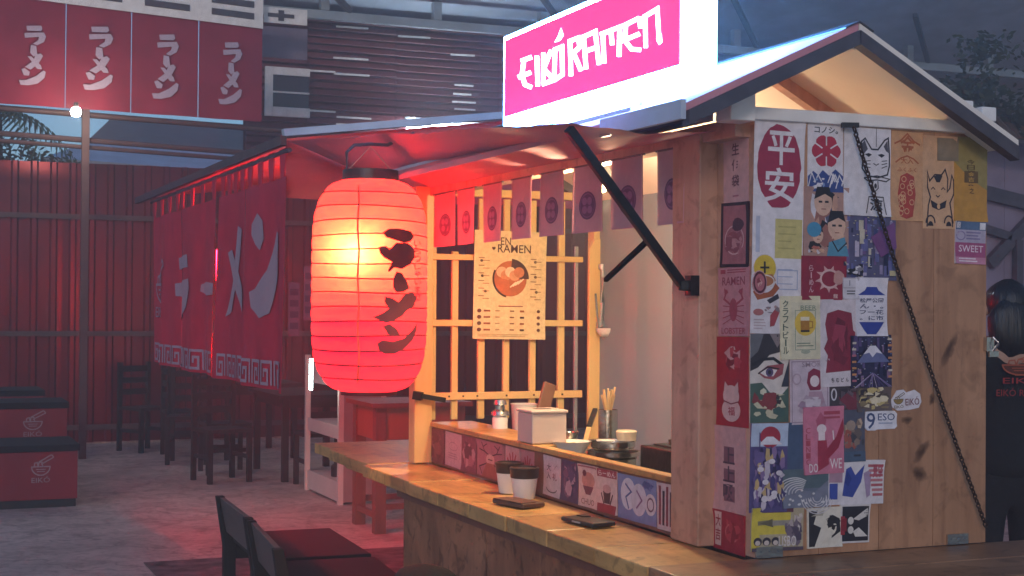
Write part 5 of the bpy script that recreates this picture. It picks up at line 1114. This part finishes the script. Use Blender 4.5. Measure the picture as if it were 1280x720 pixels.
def dining_chair(label):
    t = thing('dining_chair', label, 'chair', (0, 0, 0), 0, 'dark dining chairs behind the curtain')
    def P(nm, mb): o = mb.build(nm, M['darkwood'], None); o.parent = t; return o
    P('seat', bx(-.2, .2, -.2, .2, .43, .46))
    for sx_ in (-1, 1):
        P('leg', bx(sx_ * .18 - .02, sx_ * .18 + .02, -.2, -.16, 0, .429)); P('leg', bx(sx_ * .18 - .02, sx_ * .18 + .02, .165, .205, 0, .92)); P('stretcher', bx(sx_ * .18 - .01, sx_ * .18 + .01, -.159, .164, .2, .235))
    for z in (.58, .7, .82): P('back_slat', bx(-.159, .159, .175, .195, z, z + .06))
    return t
d0 = None
for k, (x, y, a, lb) in enumerate([(2.62, 12.72, .2, 'dark dining chair below the near end of the curtain'), (2.78, 13.35, PI / 2, 'dark dining chair drawn up sideways to the nearer dark table'), (3.35, 12.1, PI, 'dark dining chair with its back towards the white shelf rack'), (2.62, 14.25, -.3, 'dark dining chair in the row between the two dark tables'), (2.70, 14.95, PI / 2, 'dark dining chair at the long side of the table by the fence'), (2.40, 15.55, .5, 'dark dining chair standing alone by the corrugated fence')]):
    if d0 is None: d0 = dining_chair(lb); o = d0
    else: o = copy_tree(d0)
    o['label'] = lb; o.location = (x, y, 0); o.rotation_euler = (0, 0, a)
# white rack
t = thing('shelf_rack', 'white metal shelf rack on the floor beyond the counter', 'shelf', (3.33, 11.4, 0))
for (x, y) in [(3.16, 10.9), (3.16, 11.88), (3.5, 10.9), (3.5, 11.88)]: bx(x - .02, x + .02, y - .02, y + .02, 0, 1.12).build('post', M['rackwhite'], t)
for z0, z1, nm in [(.02, .17, 'bottom_panel'), (.50, .60, 'middle_panel'), (.90, 1.10, 'top_panel')]:
    bx(3.155, 3.172, 10.921, 11.859, z0, z1).build(nm, M['rackwhite'], t); bx(3.181, 3.479, 10.89, 11.89, z1 - .03, z1 - .01).build('shelf', M['rackwhite'], t)
bx(3.181, 3.479, 10.884, 10.888, .02, 1.1).build('side_panel', mat('rack_side', (.30, .20, .19), .4), t)
for k, (y, z, h, r_, lb) in enumerate([(11.1, .59, .12, .05, 'small clear bottle on the middle shelf of the white rack'), (11.25, .59, .08, .07, 'dark tub on the middle shelf of the white rack'), (11.4, .16, .12, .09, 'coil of dark cable on the bottom shelf of the white rack')]):
    o = MB().lathe([(0, 0), (r_, 0), (r_, h * .7), (r_ * .4, h), (0, h)], 14, (3.32, y, z + .001)).build(['bottle', 'tub', 'cable_coil'][k], [M['glass'], M['black'], M['black']][k], smooth=True, loc=(3.32, y, z)); tag(o, lb, ['bottle', 'tub', 'cable'][k])
p = at(403, 540, 'x', 3.3)
tag(MB().tube([(2.95, 11.0, .88), (2.95, 11.0, 1.12)], .013, 10).build('tube_lamp', emit('white_tube_lamp', (.75, 1, .95), 30), loc=(2.95, 11.0, .88)), 'short white tube lamp glowing upright beside the lantern', 'lamp')
# red boxes with the stall's emblem
def red_box(label, x0, x1, y0, y1, h, lx0, lx1, lz0, lz1):
    t = thing('red_box', label, 'storage box', ((x0 + x1) / 2, (y0 + y1) / 2, 0), 0, 'red boxes with the bowl emblem')
    bx(x0 + .01, x1 - .01, y0 + .01, y1, 0, .06).build('plinth', M['black'], t)
    bx(x0, x1, y0, y1, .061, h - .05).build('body', M['redlam'], t, bevel=.004)
    bx(x0 - .015, x1 + .015, y0 - .015, y1 + .01, h - .049, h).build('lid', M['blackcloth'], t, bevel=.004)
    if lx0 is not None:
        ar = Art(plane_fn((lx0, y0 - .002, lz1), (lx1 - lx0, 0, 0), (0, 0, lz0 - lz1), (0, -1, 0)), (lx1 - lx0) / (lz1 - lz0), 0, .0002); ar.logo(0, .05, .9, .95, '#a08a90'); ar.mb.build('bowl_emblem', INK, t, col=True)
    return t
A = at(37, 605, 'y', 11.5); B = at(68, 567, 'y', 11.5)
red_box('red emblem box nearest the camera, with dark lid', .62, 1.28, 11.5, 12.2, .47, A.x, B.x, A.z, B.z)
A = at(27, 547, 'y', 12.4); B = at(58, 512, 'y', 12.4)
red_box('taller red emblem box standing behind the low one', .60, at(84, 520, 'y', 12.4).x, 12.4, 13.0, at(50, 503, 'y', 12.4).z, A.x, B.x, A.z, B.z)
red_box('rearmost red box showing only its dark lid', .55, at(54, 495, 'y', 13.3).x, 13.3, 13.9, at(30, 488, 'y', 13.3).z, None, None, None, None)

# ================================================================== FENCE, BUILDINGS BEHIND
fn_ = thing('corrugated_fence', 'tall dark red corrugated steel fence closing the yard', 'fence', (3, 16.5, 0))
pm = None
prof = []
for k in range(5):
    x = k * .2; prof += [(x, 0), (x + .115, 0), (x + .135, -.03), (x + .18, -.03)]
prof.append((1.0, 0))
for i in range(13):
    x0 = -3 + i * 1.0
    if pm is None:
        mb = MB(); a = mb.pts([(x0 + x, 16.5 + y, 0.02) for x, y in prof]); b = mb.pts([(x0 + x, 16.5 + y, 3.05) for x, y in prof])
        for j in range(len(prof) - 1): mb.face((a[j], a[j + 1], b[j + 1], b[j]))
        o = mb.build('panel', M['fence'], fn_); pm = o; base_x = o.location.x
    else:
        o = pm.copy(); COL.objects.link(o); o.location.x = base_x + i * 1.0
    o.location.y += rnd.uniform(-.006, .006); o.location.z += rnd.uniform(-.015, .015)
for z in (2.47, 1.205, .19):
    MB().bar((-3, 16.44, z), (10, 16.44, z - .01), .05, .055).build('rail', M['rail'], fn_)
tag(bx(-6, 14, 16.52, 16.6, 0, .12).build('fence_footing', M['concrete']), kind='structure')
# overhead beams and post left of the shelter
def beam(name, label, cat, a, b, r, m): return tag(MB().tube([a, b], r, 10).build(name, M[m], smooth=True, loc=a), label, cat)
beam('steel_beam', 'upper steel pipe running below the crimson banner', 'beam', (-2, 15, 3.50), (4.3, 15, 3.325), .03, 'rail')
t = thing('pipe_pair', 'pair of thin pipes crossing the sky gap above the fence', 'pipe', (1, 15.05, 3.15))
MB().tube([(-2, 15.05, 3.27), (3.9, 15.05, 3.08)], .028, 8).build('pipe', M['rail'], t, smooth=True); MB().tube([(-2, 15.05, 3.20), (3.9, 15.05, 3.01)], .022, 8).build('pipe', M['rail'], t, smooth=True)
p = at(107, 165, 'y', 14.95)
tag(bx(p.x - .035, p.x + .035, 14.92, 14.99, 0, 3.6).build('steel_post', M['rail'], loc=(p.x, 14.95, 0)), 'square rusty steel post rising beside the fence', 'post')
p = at(95, 140, 'y', 14.3)
t = thing('bare_bulb', 'bare round bulb shining under the crimson banner', 'lamp', p)
MB().lathe([(0, -.05), (.035, -.038), (.05, 0), (.035, .038), (0, .05)], 18, p).build('bulb', emit('bulb_white', (1, .80, .62), 170), t, smooth='full')
MB().lathe([(0, .045), (.022, .045), (.022, .09), (0, .09)], 12, p).build('socket', M['black'], t, smooth=True)
# crimson upper banner
bn = thing('upper_banner', 'crimson hanging banner of four panels with white vertical characters', 'banner', (2.2, 15, 4.7))
def bz(x, top): return (4.457 - (x - 1.725) * .047) if top else (3.45 - (x - .9) * .015)
PX_ = [-.35, .62, 1.52, 2.33, 3.478]
PX_ = [at(-30, 80, 'y', 14.9).x, at(82, 80, 'y', 14.9).x, at(164, 80, 'y', 14.9).x, at(248, 80, 'y', 14.9).x, at(328, 80, 'y', 14.9).x]
for k, (a, b) in enumerate(zip(PX_, PX_[1:])):
    mb = MB(); n1, n2 = 10, 8; ids = {}
    f2 = lambda x, v: Vector((x, 14.9 + .015 * math.sin(x * 9) * v, bz(x, 1) + (bz(x, 0) - bz(x, 1)) * v))
    for i in range(n1 + 1):
        for j in range(n2 + 1): ids[i, j] = mb.pts([f2(a + .004 + (b - a - .008) * i / n1, j / n2)])[0]
    for i in range(n1):
        for j in range(n2): mb.face((ids[i, j], ids[i, j + 1], ids[i + 1, j + 1], ids[i + 1, j]))
    mb.build('cloth', M['crimson'], bn, smooth='full')
    m_ = [(24, 30, 58, 106), (104, 31, 142, 112), (190, 41, 224, 123), (273, 51, 303, 130)][k]
    A = at(m_[0], (m_[1] + m_[3]) / 2, 'y', 14.88); B = at(m_[2], (m_[1] + m_[3]) / 2, 'y', 14.88); z1 = at(m_[0], m_[1], 'y', 14.88).z; z0 = at(m_[0], m_[3], 'y', 14.88).z
    ar = Art(plane_fn((A.x, 14.878, z1), (B.x - A.x, 0, 0), (0, 0, z0 - z1), (0, -1, 0)), (B.x - A.x) / (z1 - z0), 0, .0006); K = '#b8a6b8'
    ar.poly([(.25, .02), (.8, .0), (.84, .06), (.78, .09), (.28, .1)], K); ar.poly([(.18, .14), (.9, .11), (.98, .18), (.9, .27), (.66, .33), (.5, .31), (.7, .24), (.72, .19), (.2, .22)], K)
    ar.poly([(.42, .33), (.62, .34), (.66, .48), (.52, .52), (.4, .46)], K); ar.poly([(.6, .49), (.78, .46), (.88, .5), (.7, .64), (.42, .74), (.2, .7), (.5, .6)], K); ar.poly([(.3, .52), (.44, .52), (.8, .66), (.84, .72), (.66, .72)], K)
    ar.poly([(.08, .74), (.2, .72), (.4, .78), (.36, .84), (.18, .84)], K); ar.poly([(.0, .92), (.24, .92), (.62, .84), (.9, .74), (.98, .76), (.94, .86), (.7, .96), (.34, 1.0), (.06, 1.0)], K)
    ar.mb.build('lettering', CLOTHINK, bn, col=True)
hm = MB(); xa, xb = at(-40, 20, 'y', 14.86).x, at(329, 20, 'y', 14.86).x
hm.prism([(xa, 14.86, bz(xa, 1) - .01), (xb, 14.86, bz(xb, 1) - .01), (xb, 14.86, bz(xb, 1) + .32), (xa, 14.86, bz(xa, 1) + .32)], (0, .01, 0)); hm.build('white_header', M['whitewood'], bn)
for k in range(4):
    a = PX_[k] + .12; b = PX_[k + 1] - .1
    for dz in (.07, .19): MB().prism([(a, 14.852, bz(a, 1) + dz), (b, 14.852, bz(b, 1) + dz), (b, 14.852, bz(b, 1) + dz + .065), (a, 14.852, bz(a, 1) + dz + .065)], (0, .007, 0)).build('dark_slot', M['darktrim'], bn)
t = thing('cloth_strip', 'white cloth strip with a dark cross beside the crimson banner', 'cloth', (3.75, 15.0, 4.5))
A, B = at(330, 8, 'y', 15.0), at(384, 32, 'y', 15.0); bx(A.x, B.x, 15.0, 15.01, B.z, A.z).build('cloth', M['whitewood'], t)
cxm = (A.x + B.x) / 2 - .05; zm = (A.z + B.z) / 2; bx(cxm - .14, cxm + .14, 14.994, 14.999, zm - .02, zm + .02).build('cross_bar', M['darktrim'], t); bx(cxm - .03, cxm + .03, 14.988, 14.993, zm - .055, zm + .055).build('cross_bar', M['darktrim'], t)
A, B = at(328, 32, 'y', 15.6), at(384, 75, 'y', 15.6)
tag(bx(A.x, B.x, 15.6, 15.62, B.z, A.z).build('plastic_sheet', M['purpleboard'], loc=(A.x, 15.6, B.z)), 'mauve plastic sheet between crimson banner and slatted wall', 'sheet')
# slatted upper wall with window
bw = thing('slatted_wall', 'dark red slatted upper wall of the building behind the stall', 'wall', (7, 17, 3.2))
bx(3.75, 11, 17.1, 17.15, 3.0, 5.05).build('backing', mat('slat_backing', (.13, .04, .05), .8), bw)
sm = {}
def slat_part(x0, x1, z, k):
    L_ = round(x1 - x0, 2); w_ = Vector((x0, 17.03 + rnd.uniform(-.006, .006), z + rnd.uniform(-.006, .006)))
    if L_ not in sm:
        o = MB().bar(w_, w_ + Vector((L_, 0, 0)), .085, .012, (0, -.75, .65)).build('slat', M['slat'], bw); sm[L_] = (o, w_)
    else:
        o0, w0 = sm[L_]; o = o0.copy(); COL.objects.link(o); o.location = o0.location + (w_ - w0)
for k in range(21):
    z = 3.2 + k * .0875
    for x0, x1 in ((3.76, 4.48), (4.49, 5.59), (5.6, 6.69), (6.7, 7.8), (7.81, 8.9), (8.91, 10.99)): slat_part(x0, x1, z, k)
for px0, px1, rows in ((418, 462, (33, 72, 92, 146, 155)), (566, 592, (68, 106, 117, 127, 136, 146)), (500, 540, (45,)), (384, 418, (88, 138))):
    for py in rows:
        A = at(px0 + rnd.uniform(-3, 3), py, 'y', 16.985); B = at(px1 + rnd.uniform(-3, 3), py + (px1 - px0) * .06, 'y', 16.985); MB().bar(A, B, .012, .022).build('daylight_strip', M['whitewood'], bw)  # pale bars stand for daylight showing through gaps between the slats
t = thing('fluorescent_tube', 'long bright tube lamp shining above the red tarpaulin', 'lamp', (5.9, 16.8, 3.7))
A, B = at(512, 153, 'y', 16.8), at(596, 160, 'y', 16.8); MB().tube([A, B], .03, 10).build('tube', emit('cool_tube', (.72, .9, 1), 60), t, smooth=True); MB().bar(A + Vector((-.05, .05, .05)), B + Vector((.05, .05, .05)), .06, .04).build('holder', M['steelgrey'], t)
t = thing('fluorescent_tube', 'short bright tube lamp below the long one above the tarpaulin', 'lamp', (5.6, 16.7, 3.6))
A, B = at(509, 161, 'y', 16.7), at(541, 163, 'y', 16.7); MB().tube([A, B], .028, 10).build('tube', bpy.data.materials['cool_tube'], t, smooth=True); MB().bar(A + Vector((-.03, .05, .045)), B + Vector((.03, .05, .045)), .05, .04).build('holder', M['steelgrey'], t)
wnd = thing('window', 'white framed window opening between crimson banner and slatted wall', 'window', (4.2, 16.9, 4.0))
A, B = at(331, 83, 'y', 16.9), at(386, 148, 'y', 16.9)
bx(A.x, A.x + .09, 16.86, 16.9, B.z, A.z).build('jamb', M['whitewood'], wnd); bx(A.x + .092, B.x, 16.86, 16.9, A.z - .09, A.z).build('head', M['whitewood'], wnd); bx(A.x + .092, B.x, 16.85, 16.9, B.z, B.z + .11).build('sill', M['whitewood'], wnd)
bx(A.x + .092, B.x, 16.91, 16.92, B.z + .11, A.z - .09).build('pane', mat('dark_pane', (.06, .03, .04), .12, bump=0), wnd); bx(A.x + .092, B.x, 16.88, 16.895, (A.z + B.z) / 2 - .01, (A.z + B.z) / 2 + .01).build('glazing_bar', M['whitewood'], wnd)
bb = thing('rear_building', 'dark plastered building closing the view behind the stall', 'building', (10, 18.5, 0))
bx(4.7, 24, 18.0, 19, 0, 5.0).build('wall', M['darkwall'], bb); bx(11.01, 24, 17.2, 17.99, 0, 7.5).build('wall', M['darkwall'], bb)
# steel roof with trusses
mr = thing('metal_roof', 'grey metal roof over the yard with steel trusses', 'roof', (9, 14, 5.2))
for i in range(12):
    x0 = 3.1 + i * 1.1; MB().prism([(x0, 17.6, 5.0), (x0 + 1.097, 17.6, 5.0), (x0 + 1.097, 5.6, 8.0), (x0, 5.6, 8.0)], (0, 0, .02)).build('roof_panel', M['roofblue'], mr)
MB().bar((3.1, 16.7, 4.93), (16, 16.7, 4.93), .09, .1).build('bottom_chord', M['steelgrey'], mr)
for k in range(9):
    x = 4.6 + k * 1.4; 
    MB().bar((x, 16.7, 4.985), (x, 16.7, 5.2), .1, .1, (0, 1, 0)).build('truss_post', M['steelgrey'], mr)
for k in range(5): MB().bar((4.0 + k * 2.8, 15.8, 5.42), (4.0 + k * 2.8 + .9, 16.66, 5.0), .06, .06).build('truss_brace', M['darktrim'], mr)
# neighbouring roofs seen through the gap
t = thing('house', 'neighbouring house with pale grey roof seen over the fence', 'house', (3, 21, 0))
A, B, C_, D_ = at(50, 203, 'y', 19.5), at(300, 222, 'y', 19.5), at(345, 196, 'y', 21.5), at(120, 179, 'y', 21.5)
MB().prism([A, B, C_, D_], (0, 0, .05)).build('roof', M['roofblue'], t); bx(A.x + .3, 6, 19.7, 24, 0, A.z - .25).build('wall', M['darkwall'], t)
MB().bar(A + Vector((0, -.03, .02)), B + Vector((0, -.03, .02)), .06, .09).build('gutter', M['steelgrey'], t)
t = thing('house', 'farther house with dark brown roof below the crimson banner', 'house', (4, 26, 0))
A, B, C_, D_ = at(112, 178, 'y', 24), at(420, 200, 'y', 24), at(420, 168, 'y', 26.5), at(143, 148, 'y', 26.5)
MB().prism([A, B, C_, D_], (0, 0, .06)).build('roof', M['roofbrown'], t); bx(A.x + .3, 9, 24.4, 30, 0, A.z - .3).build('wall', M['darkwall'], t)
# palm beyond the fence
pt = thing('palm_tree', 'palm with drooping fronds beyond the fence', 'tree', (.6, 19, 0))
base = at(-6, 150, 'y', 18.6)
MB().tube([(base.x, 18.6, 0), (base.x + .05, 18.6, base.z * .5), (base.x, 18.6, base.z + .1)], [.14, .11, .08], 10).build('trunk', M['bark'], pt, smooth=True)
for k in range(9):
    a = k * 2 * PI / 9 + .3; fr_ = MB(); L_ = .95; prev = None
    for i in range(15):
        u = i / 14; q = Vector((base.x, 18.6, base.z + .1)) + Vector((math.cos(a), math.sin(a), 0)) * (L_ * u) + Vector((0, 0, .22 * u - .75 * u * u))
        if prev is not None:
            d = (q - prev).normalized(); sd_ = d.cross(Vector((0, 0, 1))).normalized(); ll = .26 * (1 - abs(u - .4))
            for sg_ in (-1, 1):
                k_ = fr_.pts([q, q + d * .05, q + sd_ * sg_ * ll + d * .12 + Vector((0, 0, -.14))]); fr_.face(k_)
        prev = q
    fr_.build('frond', M['leaf'], pt)
bu = thing('shrub', 'leafy dark shrub just above the fence top', 'shrub', (.9, 18.2, 0)); lf = MB(); c_ = at(10, 195, 'y', 18.2)
for k in range(700):
    v = Vector((rnd.gauss(0, .34), rnd.gauss(0, .25), rnd.gauss(-.1, .14))); q = c_ + v; d = Vector((rnd.uniform(-1, 1), rnd.uniform(-1, 1), rnd.uniform(-.6, .6))).normalized(); e = d.cross(Vector((rnd.random(), rnd.random(), rnd.random()))).normalized()
    lf.face(lf.pts([q, q + d * .05 + e * .02, q + d * .09, q + d * .05 - e * .02]))
lf.build('foliage', M['darkleaf'], bu); MB().tube([(c_.x, 18.2, 0), (c_.x, 18.2, c_.z)], .03, 8).build('stem', M['bark'], bu)

# ================================================================== RIGHT OF THE STALL
nb = thing('neighbour_shed', 'dim purple boarded shed with dark timber braces right of the stall', 'shed', (6.2, 8.6, 0))
A = at(1215, 175, 'y', 8.5); B = at(1330, 300, 'y', 8.5)
xa = A.x; 
for k in range(5):
    x0 = xa + k * .3; bx(x0, x0 + .296, 8.5, 8.53, 0, A.z).build('board', M['purpleboard'], nb)
for (a, b_, w) in [((1228, 240), (1300, 258), .10), ((1236, 330), (1300, 262), .085), ((1228, 285), (1262, 296), .06)]:
    MB().bar(at(*a, 'y', 8.46), at(*b_, 'y', 8.46), .05, w).build('brace', M['darktrim'], nb)
q = at(1273, 330, 'y', 8.44); bx(q.x - .03, q.x + .03, 8.42, 8.47, 0, at(1273, 300, 'y', 8.44).z).build('post', M['darktrim'], nb)
a, b_ = at(1225, 172, 'y', 8.1), at(1340, 190, 'y', 8.1); MB().prism([a, b_, b_ + Vector((0, 1.2, .25)), a + Vector((0, 1.2, .25))], (0, 0, .03)).build('roof', M['darktrim'], nb)
tr_ = thing('tree', 'dark leafy tree rising behind the neighbouring shed', 'tree', (8.2, 12, 0)); c_ = at(1290, 135, 'y', 12.0); lf = MB()
cl = [Vector((rnd.gauss(0, .5), rnd.gauss(0, .5), rnd.gauss(0, .34))) for _ in range(16)]
for k in range(2600):
    q = c_ + rnd.choice(cl) + Vector((rnd.gauss(0, .14), rnd.gauss(0, .14), rnd.gauss(0, .1))); d = Vector((rnd.uniform(-1, 1), rnd.uniform(-1, 1), rnd.uniform(-.8, .4))).normalized(); e = d.cross(Vector((rnd.random(), rnd.random(), rnd.random()))).normalized()
    lf.face(lf.pts([q, q + d * .05 + e * .022, q + d * .1, q + d * .05 - e * .022]))
lf.build('crown', M['darkleaf'], tr_); MB().tube([(c_.x, 12, 0), (c_.x + .05, 12, c_.z * .6), (c_.x, 12, c_.z + .2)], [.16, .12, .05], 10).build('trunk', M['bark'], tr_, smooth=True)
for k in range(5): v = cl[k]; MB().tube([(c_.x, 12, c_.z - .5), c_ + v * .5 + Vector((0, 0, -.15)), c_ + v], [.05, .03, .012], 6).build('limb', M['bark'], tr_, smooth=True)

# ---- person in black seen from behind
pz = thing('person', 'person with long black hair and black top, orange bowl emblem on the back', 'person', (4.42, 5.0, 0), 0)
def skin(name, verts, edges, m, sub=2):
    me = bpy.data.meshes.new(name); me.from_pydata([v[:3] for v in verts], edges, []); me.materials.append(m)
    o = bpy.data.objects.new(name, me); COL.objects.link(o); o.parent = pz
    md = o.modifiers.new('skin', 'SKIN'); md.use_smooth_shade = True
    for v, sv in zip(verts, me.skin_vertices[0].data): sv.radius = (v[3], v[4] if len(v) > 4 else v[3]); sv.use_root = False
    me.skin_vertices[0].data[0].use_root = True
    sb = o.modifiers.new('sub', 'SUBSURF'); sb.levels = sb.render_levels = sub
    return o
# local frame: x right, y ahead (the person looks away along +y), z up; height 1.66
V = [(0, 0, .92, .14, .10), (0, .0, 1.10, .125, .095), (0, .0, 1.28, .15, .105), (0, -.005, 1.375, .12, .08), (0, .0, 1.43, .05, .05), (0, .015, 1.49, .055, .06), (0, .02, 1.57, .075, .092), (0, .015, 1.62, .06, .075)]
Eg = [(i, i + 1) for i in range(7)]
for sg_ in (-1, 1):
    k = len(V)
    V += [(sg_ * .17, 0, 1.36, .055), (sg_ * .205, .0, 1.22, .046), (sg_ * .215, .03, 1.09, .038), (sg_ * .19, .14, 1.05, .032), (sg_ * .16, .235, 1.03, .022, .03), (sg_ * .15, .28, 1.02, .016, .034)]
    Eg += [(3, k)] + [(k + i, k + i + 1) for i in range(5)]
    pal = k + 5
    for j, (dz, ln) in enumerate([(-.026, .058), (-.009, .072), (.009, .078), (.026, .065)]):
        q = len(V); V += [(sg_ * .145, .295, 1.02 + dz, .0085), (sg_ * (.145 - ln * .35), .30 + ln * .4, 1.02 + dz, .008), (sg_ * (.145 - ln * .8), .30 + ln * .55, 1.018 + dz, .0065)]; Eg += [(pal, q), (q, q + 1), (q + 1, q + 2)]
    q = len(V); V += [(sg_ * .14, .25, 1.062, .011), (sg_ * .12, .28, 1.085, .009)]; Eg += [(k + 4, q), (q, q + 1)]
    q = len(V); V += [(sg_ * .09, 0, .86, .09), (sg_ * .095, .01, .5, .058), (sg_ * .10, -.015, .3, .052), (sg_ * .10, -.01, .09, .036), (sg_ * .105, .06, .035, .035, .028), (sg_ * .11, .14, .03, .036, .022)]
    Eg += [(0, q)] + [(q + i, q + i + 1) for i in range(5)]
skin('body', V, Eg, M['skin'])
V = [(0, 0, .80, .185, .15), (0, 0, .92, .18, .145), (0, 0, 1.0, .165, .13), (0, 0, 1.14, .145, .112), (0, 0, 1.28, .172, .122), (0, -.005, 1.375, .13, .092), (0, 0, 1.415, .062, .058)]; Eg = [(i, i + 1) for i in range(6)]
for sg_ in (-1, 1): k = len(V); V += [(sg_ * .175, 0, 1.355, .072), (sg_ * .21, -.0, 1.21, .066), (sg_ * .217, .03, 1.085, .054), (sg_ * .185, .16, 1.045, .046)]; Eg += [(5, k), (k, k + 1), (k + 1, k + 2), (k + 2, k + 3)]
skin('shirt', V, Eg, M['blackcloth'])
V = [(0, 0, .90, .15, .112), (0, 0, .82, .14, .11)]; Eg = [(0, 1)]
for sg_ in (-1, 1): k = len(V); V += [(sg_ * .09, 0, .76, .098), (sg_ * .095, .01, .5, .075), (sg_ * .10, -.01, .1, .062)]; Eg += [(1, k), (k, k + 1), (k + 1, k + 2)]
skin('trousers', V, Eg, M['blackcloth'])
hb = MB(); hb.blob((0, .002, 1.575), (.092, .108, .10), 3, .10, 3); hb.blob((0, -.06, 1.47), (.115, .065, .14), 8, .14, 3); h_ = hb.build('hair', M['hair'], None, smooth='full'); h_.parent = pz
for sg_ in (-1, 1): e_ = MB().blob((sg_ * .083, .03, 1.545), (.012, .02, .03), 2, .05, 2).build('ear', M['skin'], None, smooth='full'); e_.parent = pz
fc = MB(); fc.blob((0, .115, 1.55), (.013, .02, .022), 1, .02, 2); n_ = fc.build('nose', M['skin'], None, smooth='full'); n_.parent = pz
for sg_ in (-1, 1): e_ = MB().blob((sg_ * .03, .102, 1.572), (.012, .008, .007), 1, .02, 2).build('eye', M['whiteplastic'], None, smooth='full'); e_.parent = pz
mo = MB().blob((0, .104, 1.515), (.022, .008, .006), 1, .02, 2).build('mouth', mat('lips', (.35, .12, .1), .5), None, smooth='full'); mo.parent = pz
ar = Art(plane_fn((-.115, -.152, 1.375), (.23, 0, 0), (0, .01, -.20), (0, -1, 0)), 1.15, 0, .0006); ar.logo(.05, .05, .9, .7, '#a8553a', '#9a3030', '#5a3024'); ar.text('EIKÓ RAMEN', .0, .80, 1, .98, '#93302f')
em_ = ar.mb.build('back_emblem', CLOTHINK, None, col=True); em_.parent = pz
pz.rotation_euler = (0, 0, -.30)

# ================================================================== HAZE added to imitate lens glare round the sign and lantern
hz = bx(-26, 36, -12, 44, -1.3, 8.6).build('glare_haze', [])
hm_ = bpy.data.materials.new('glare_haze'); hm_.use_nodes = True; n = hm_.node_tree.nodes; n.remove(n['Principled BSDF'])
pv = n.new('ShaderNodeVolumePrincipled'); pv.inputs['Density'].default_value = .0165; pv.inputs['Color'].default_value = (.92, .9, .95, 1); pv.inputs['Anisotropy'].default_value = .25
hm_.node_tree.links.new(pv.outputs[0], n['Material Output'].inputs['Volume']); hz.data.materials.append(hm_); hz['kind'] = 'stuff'
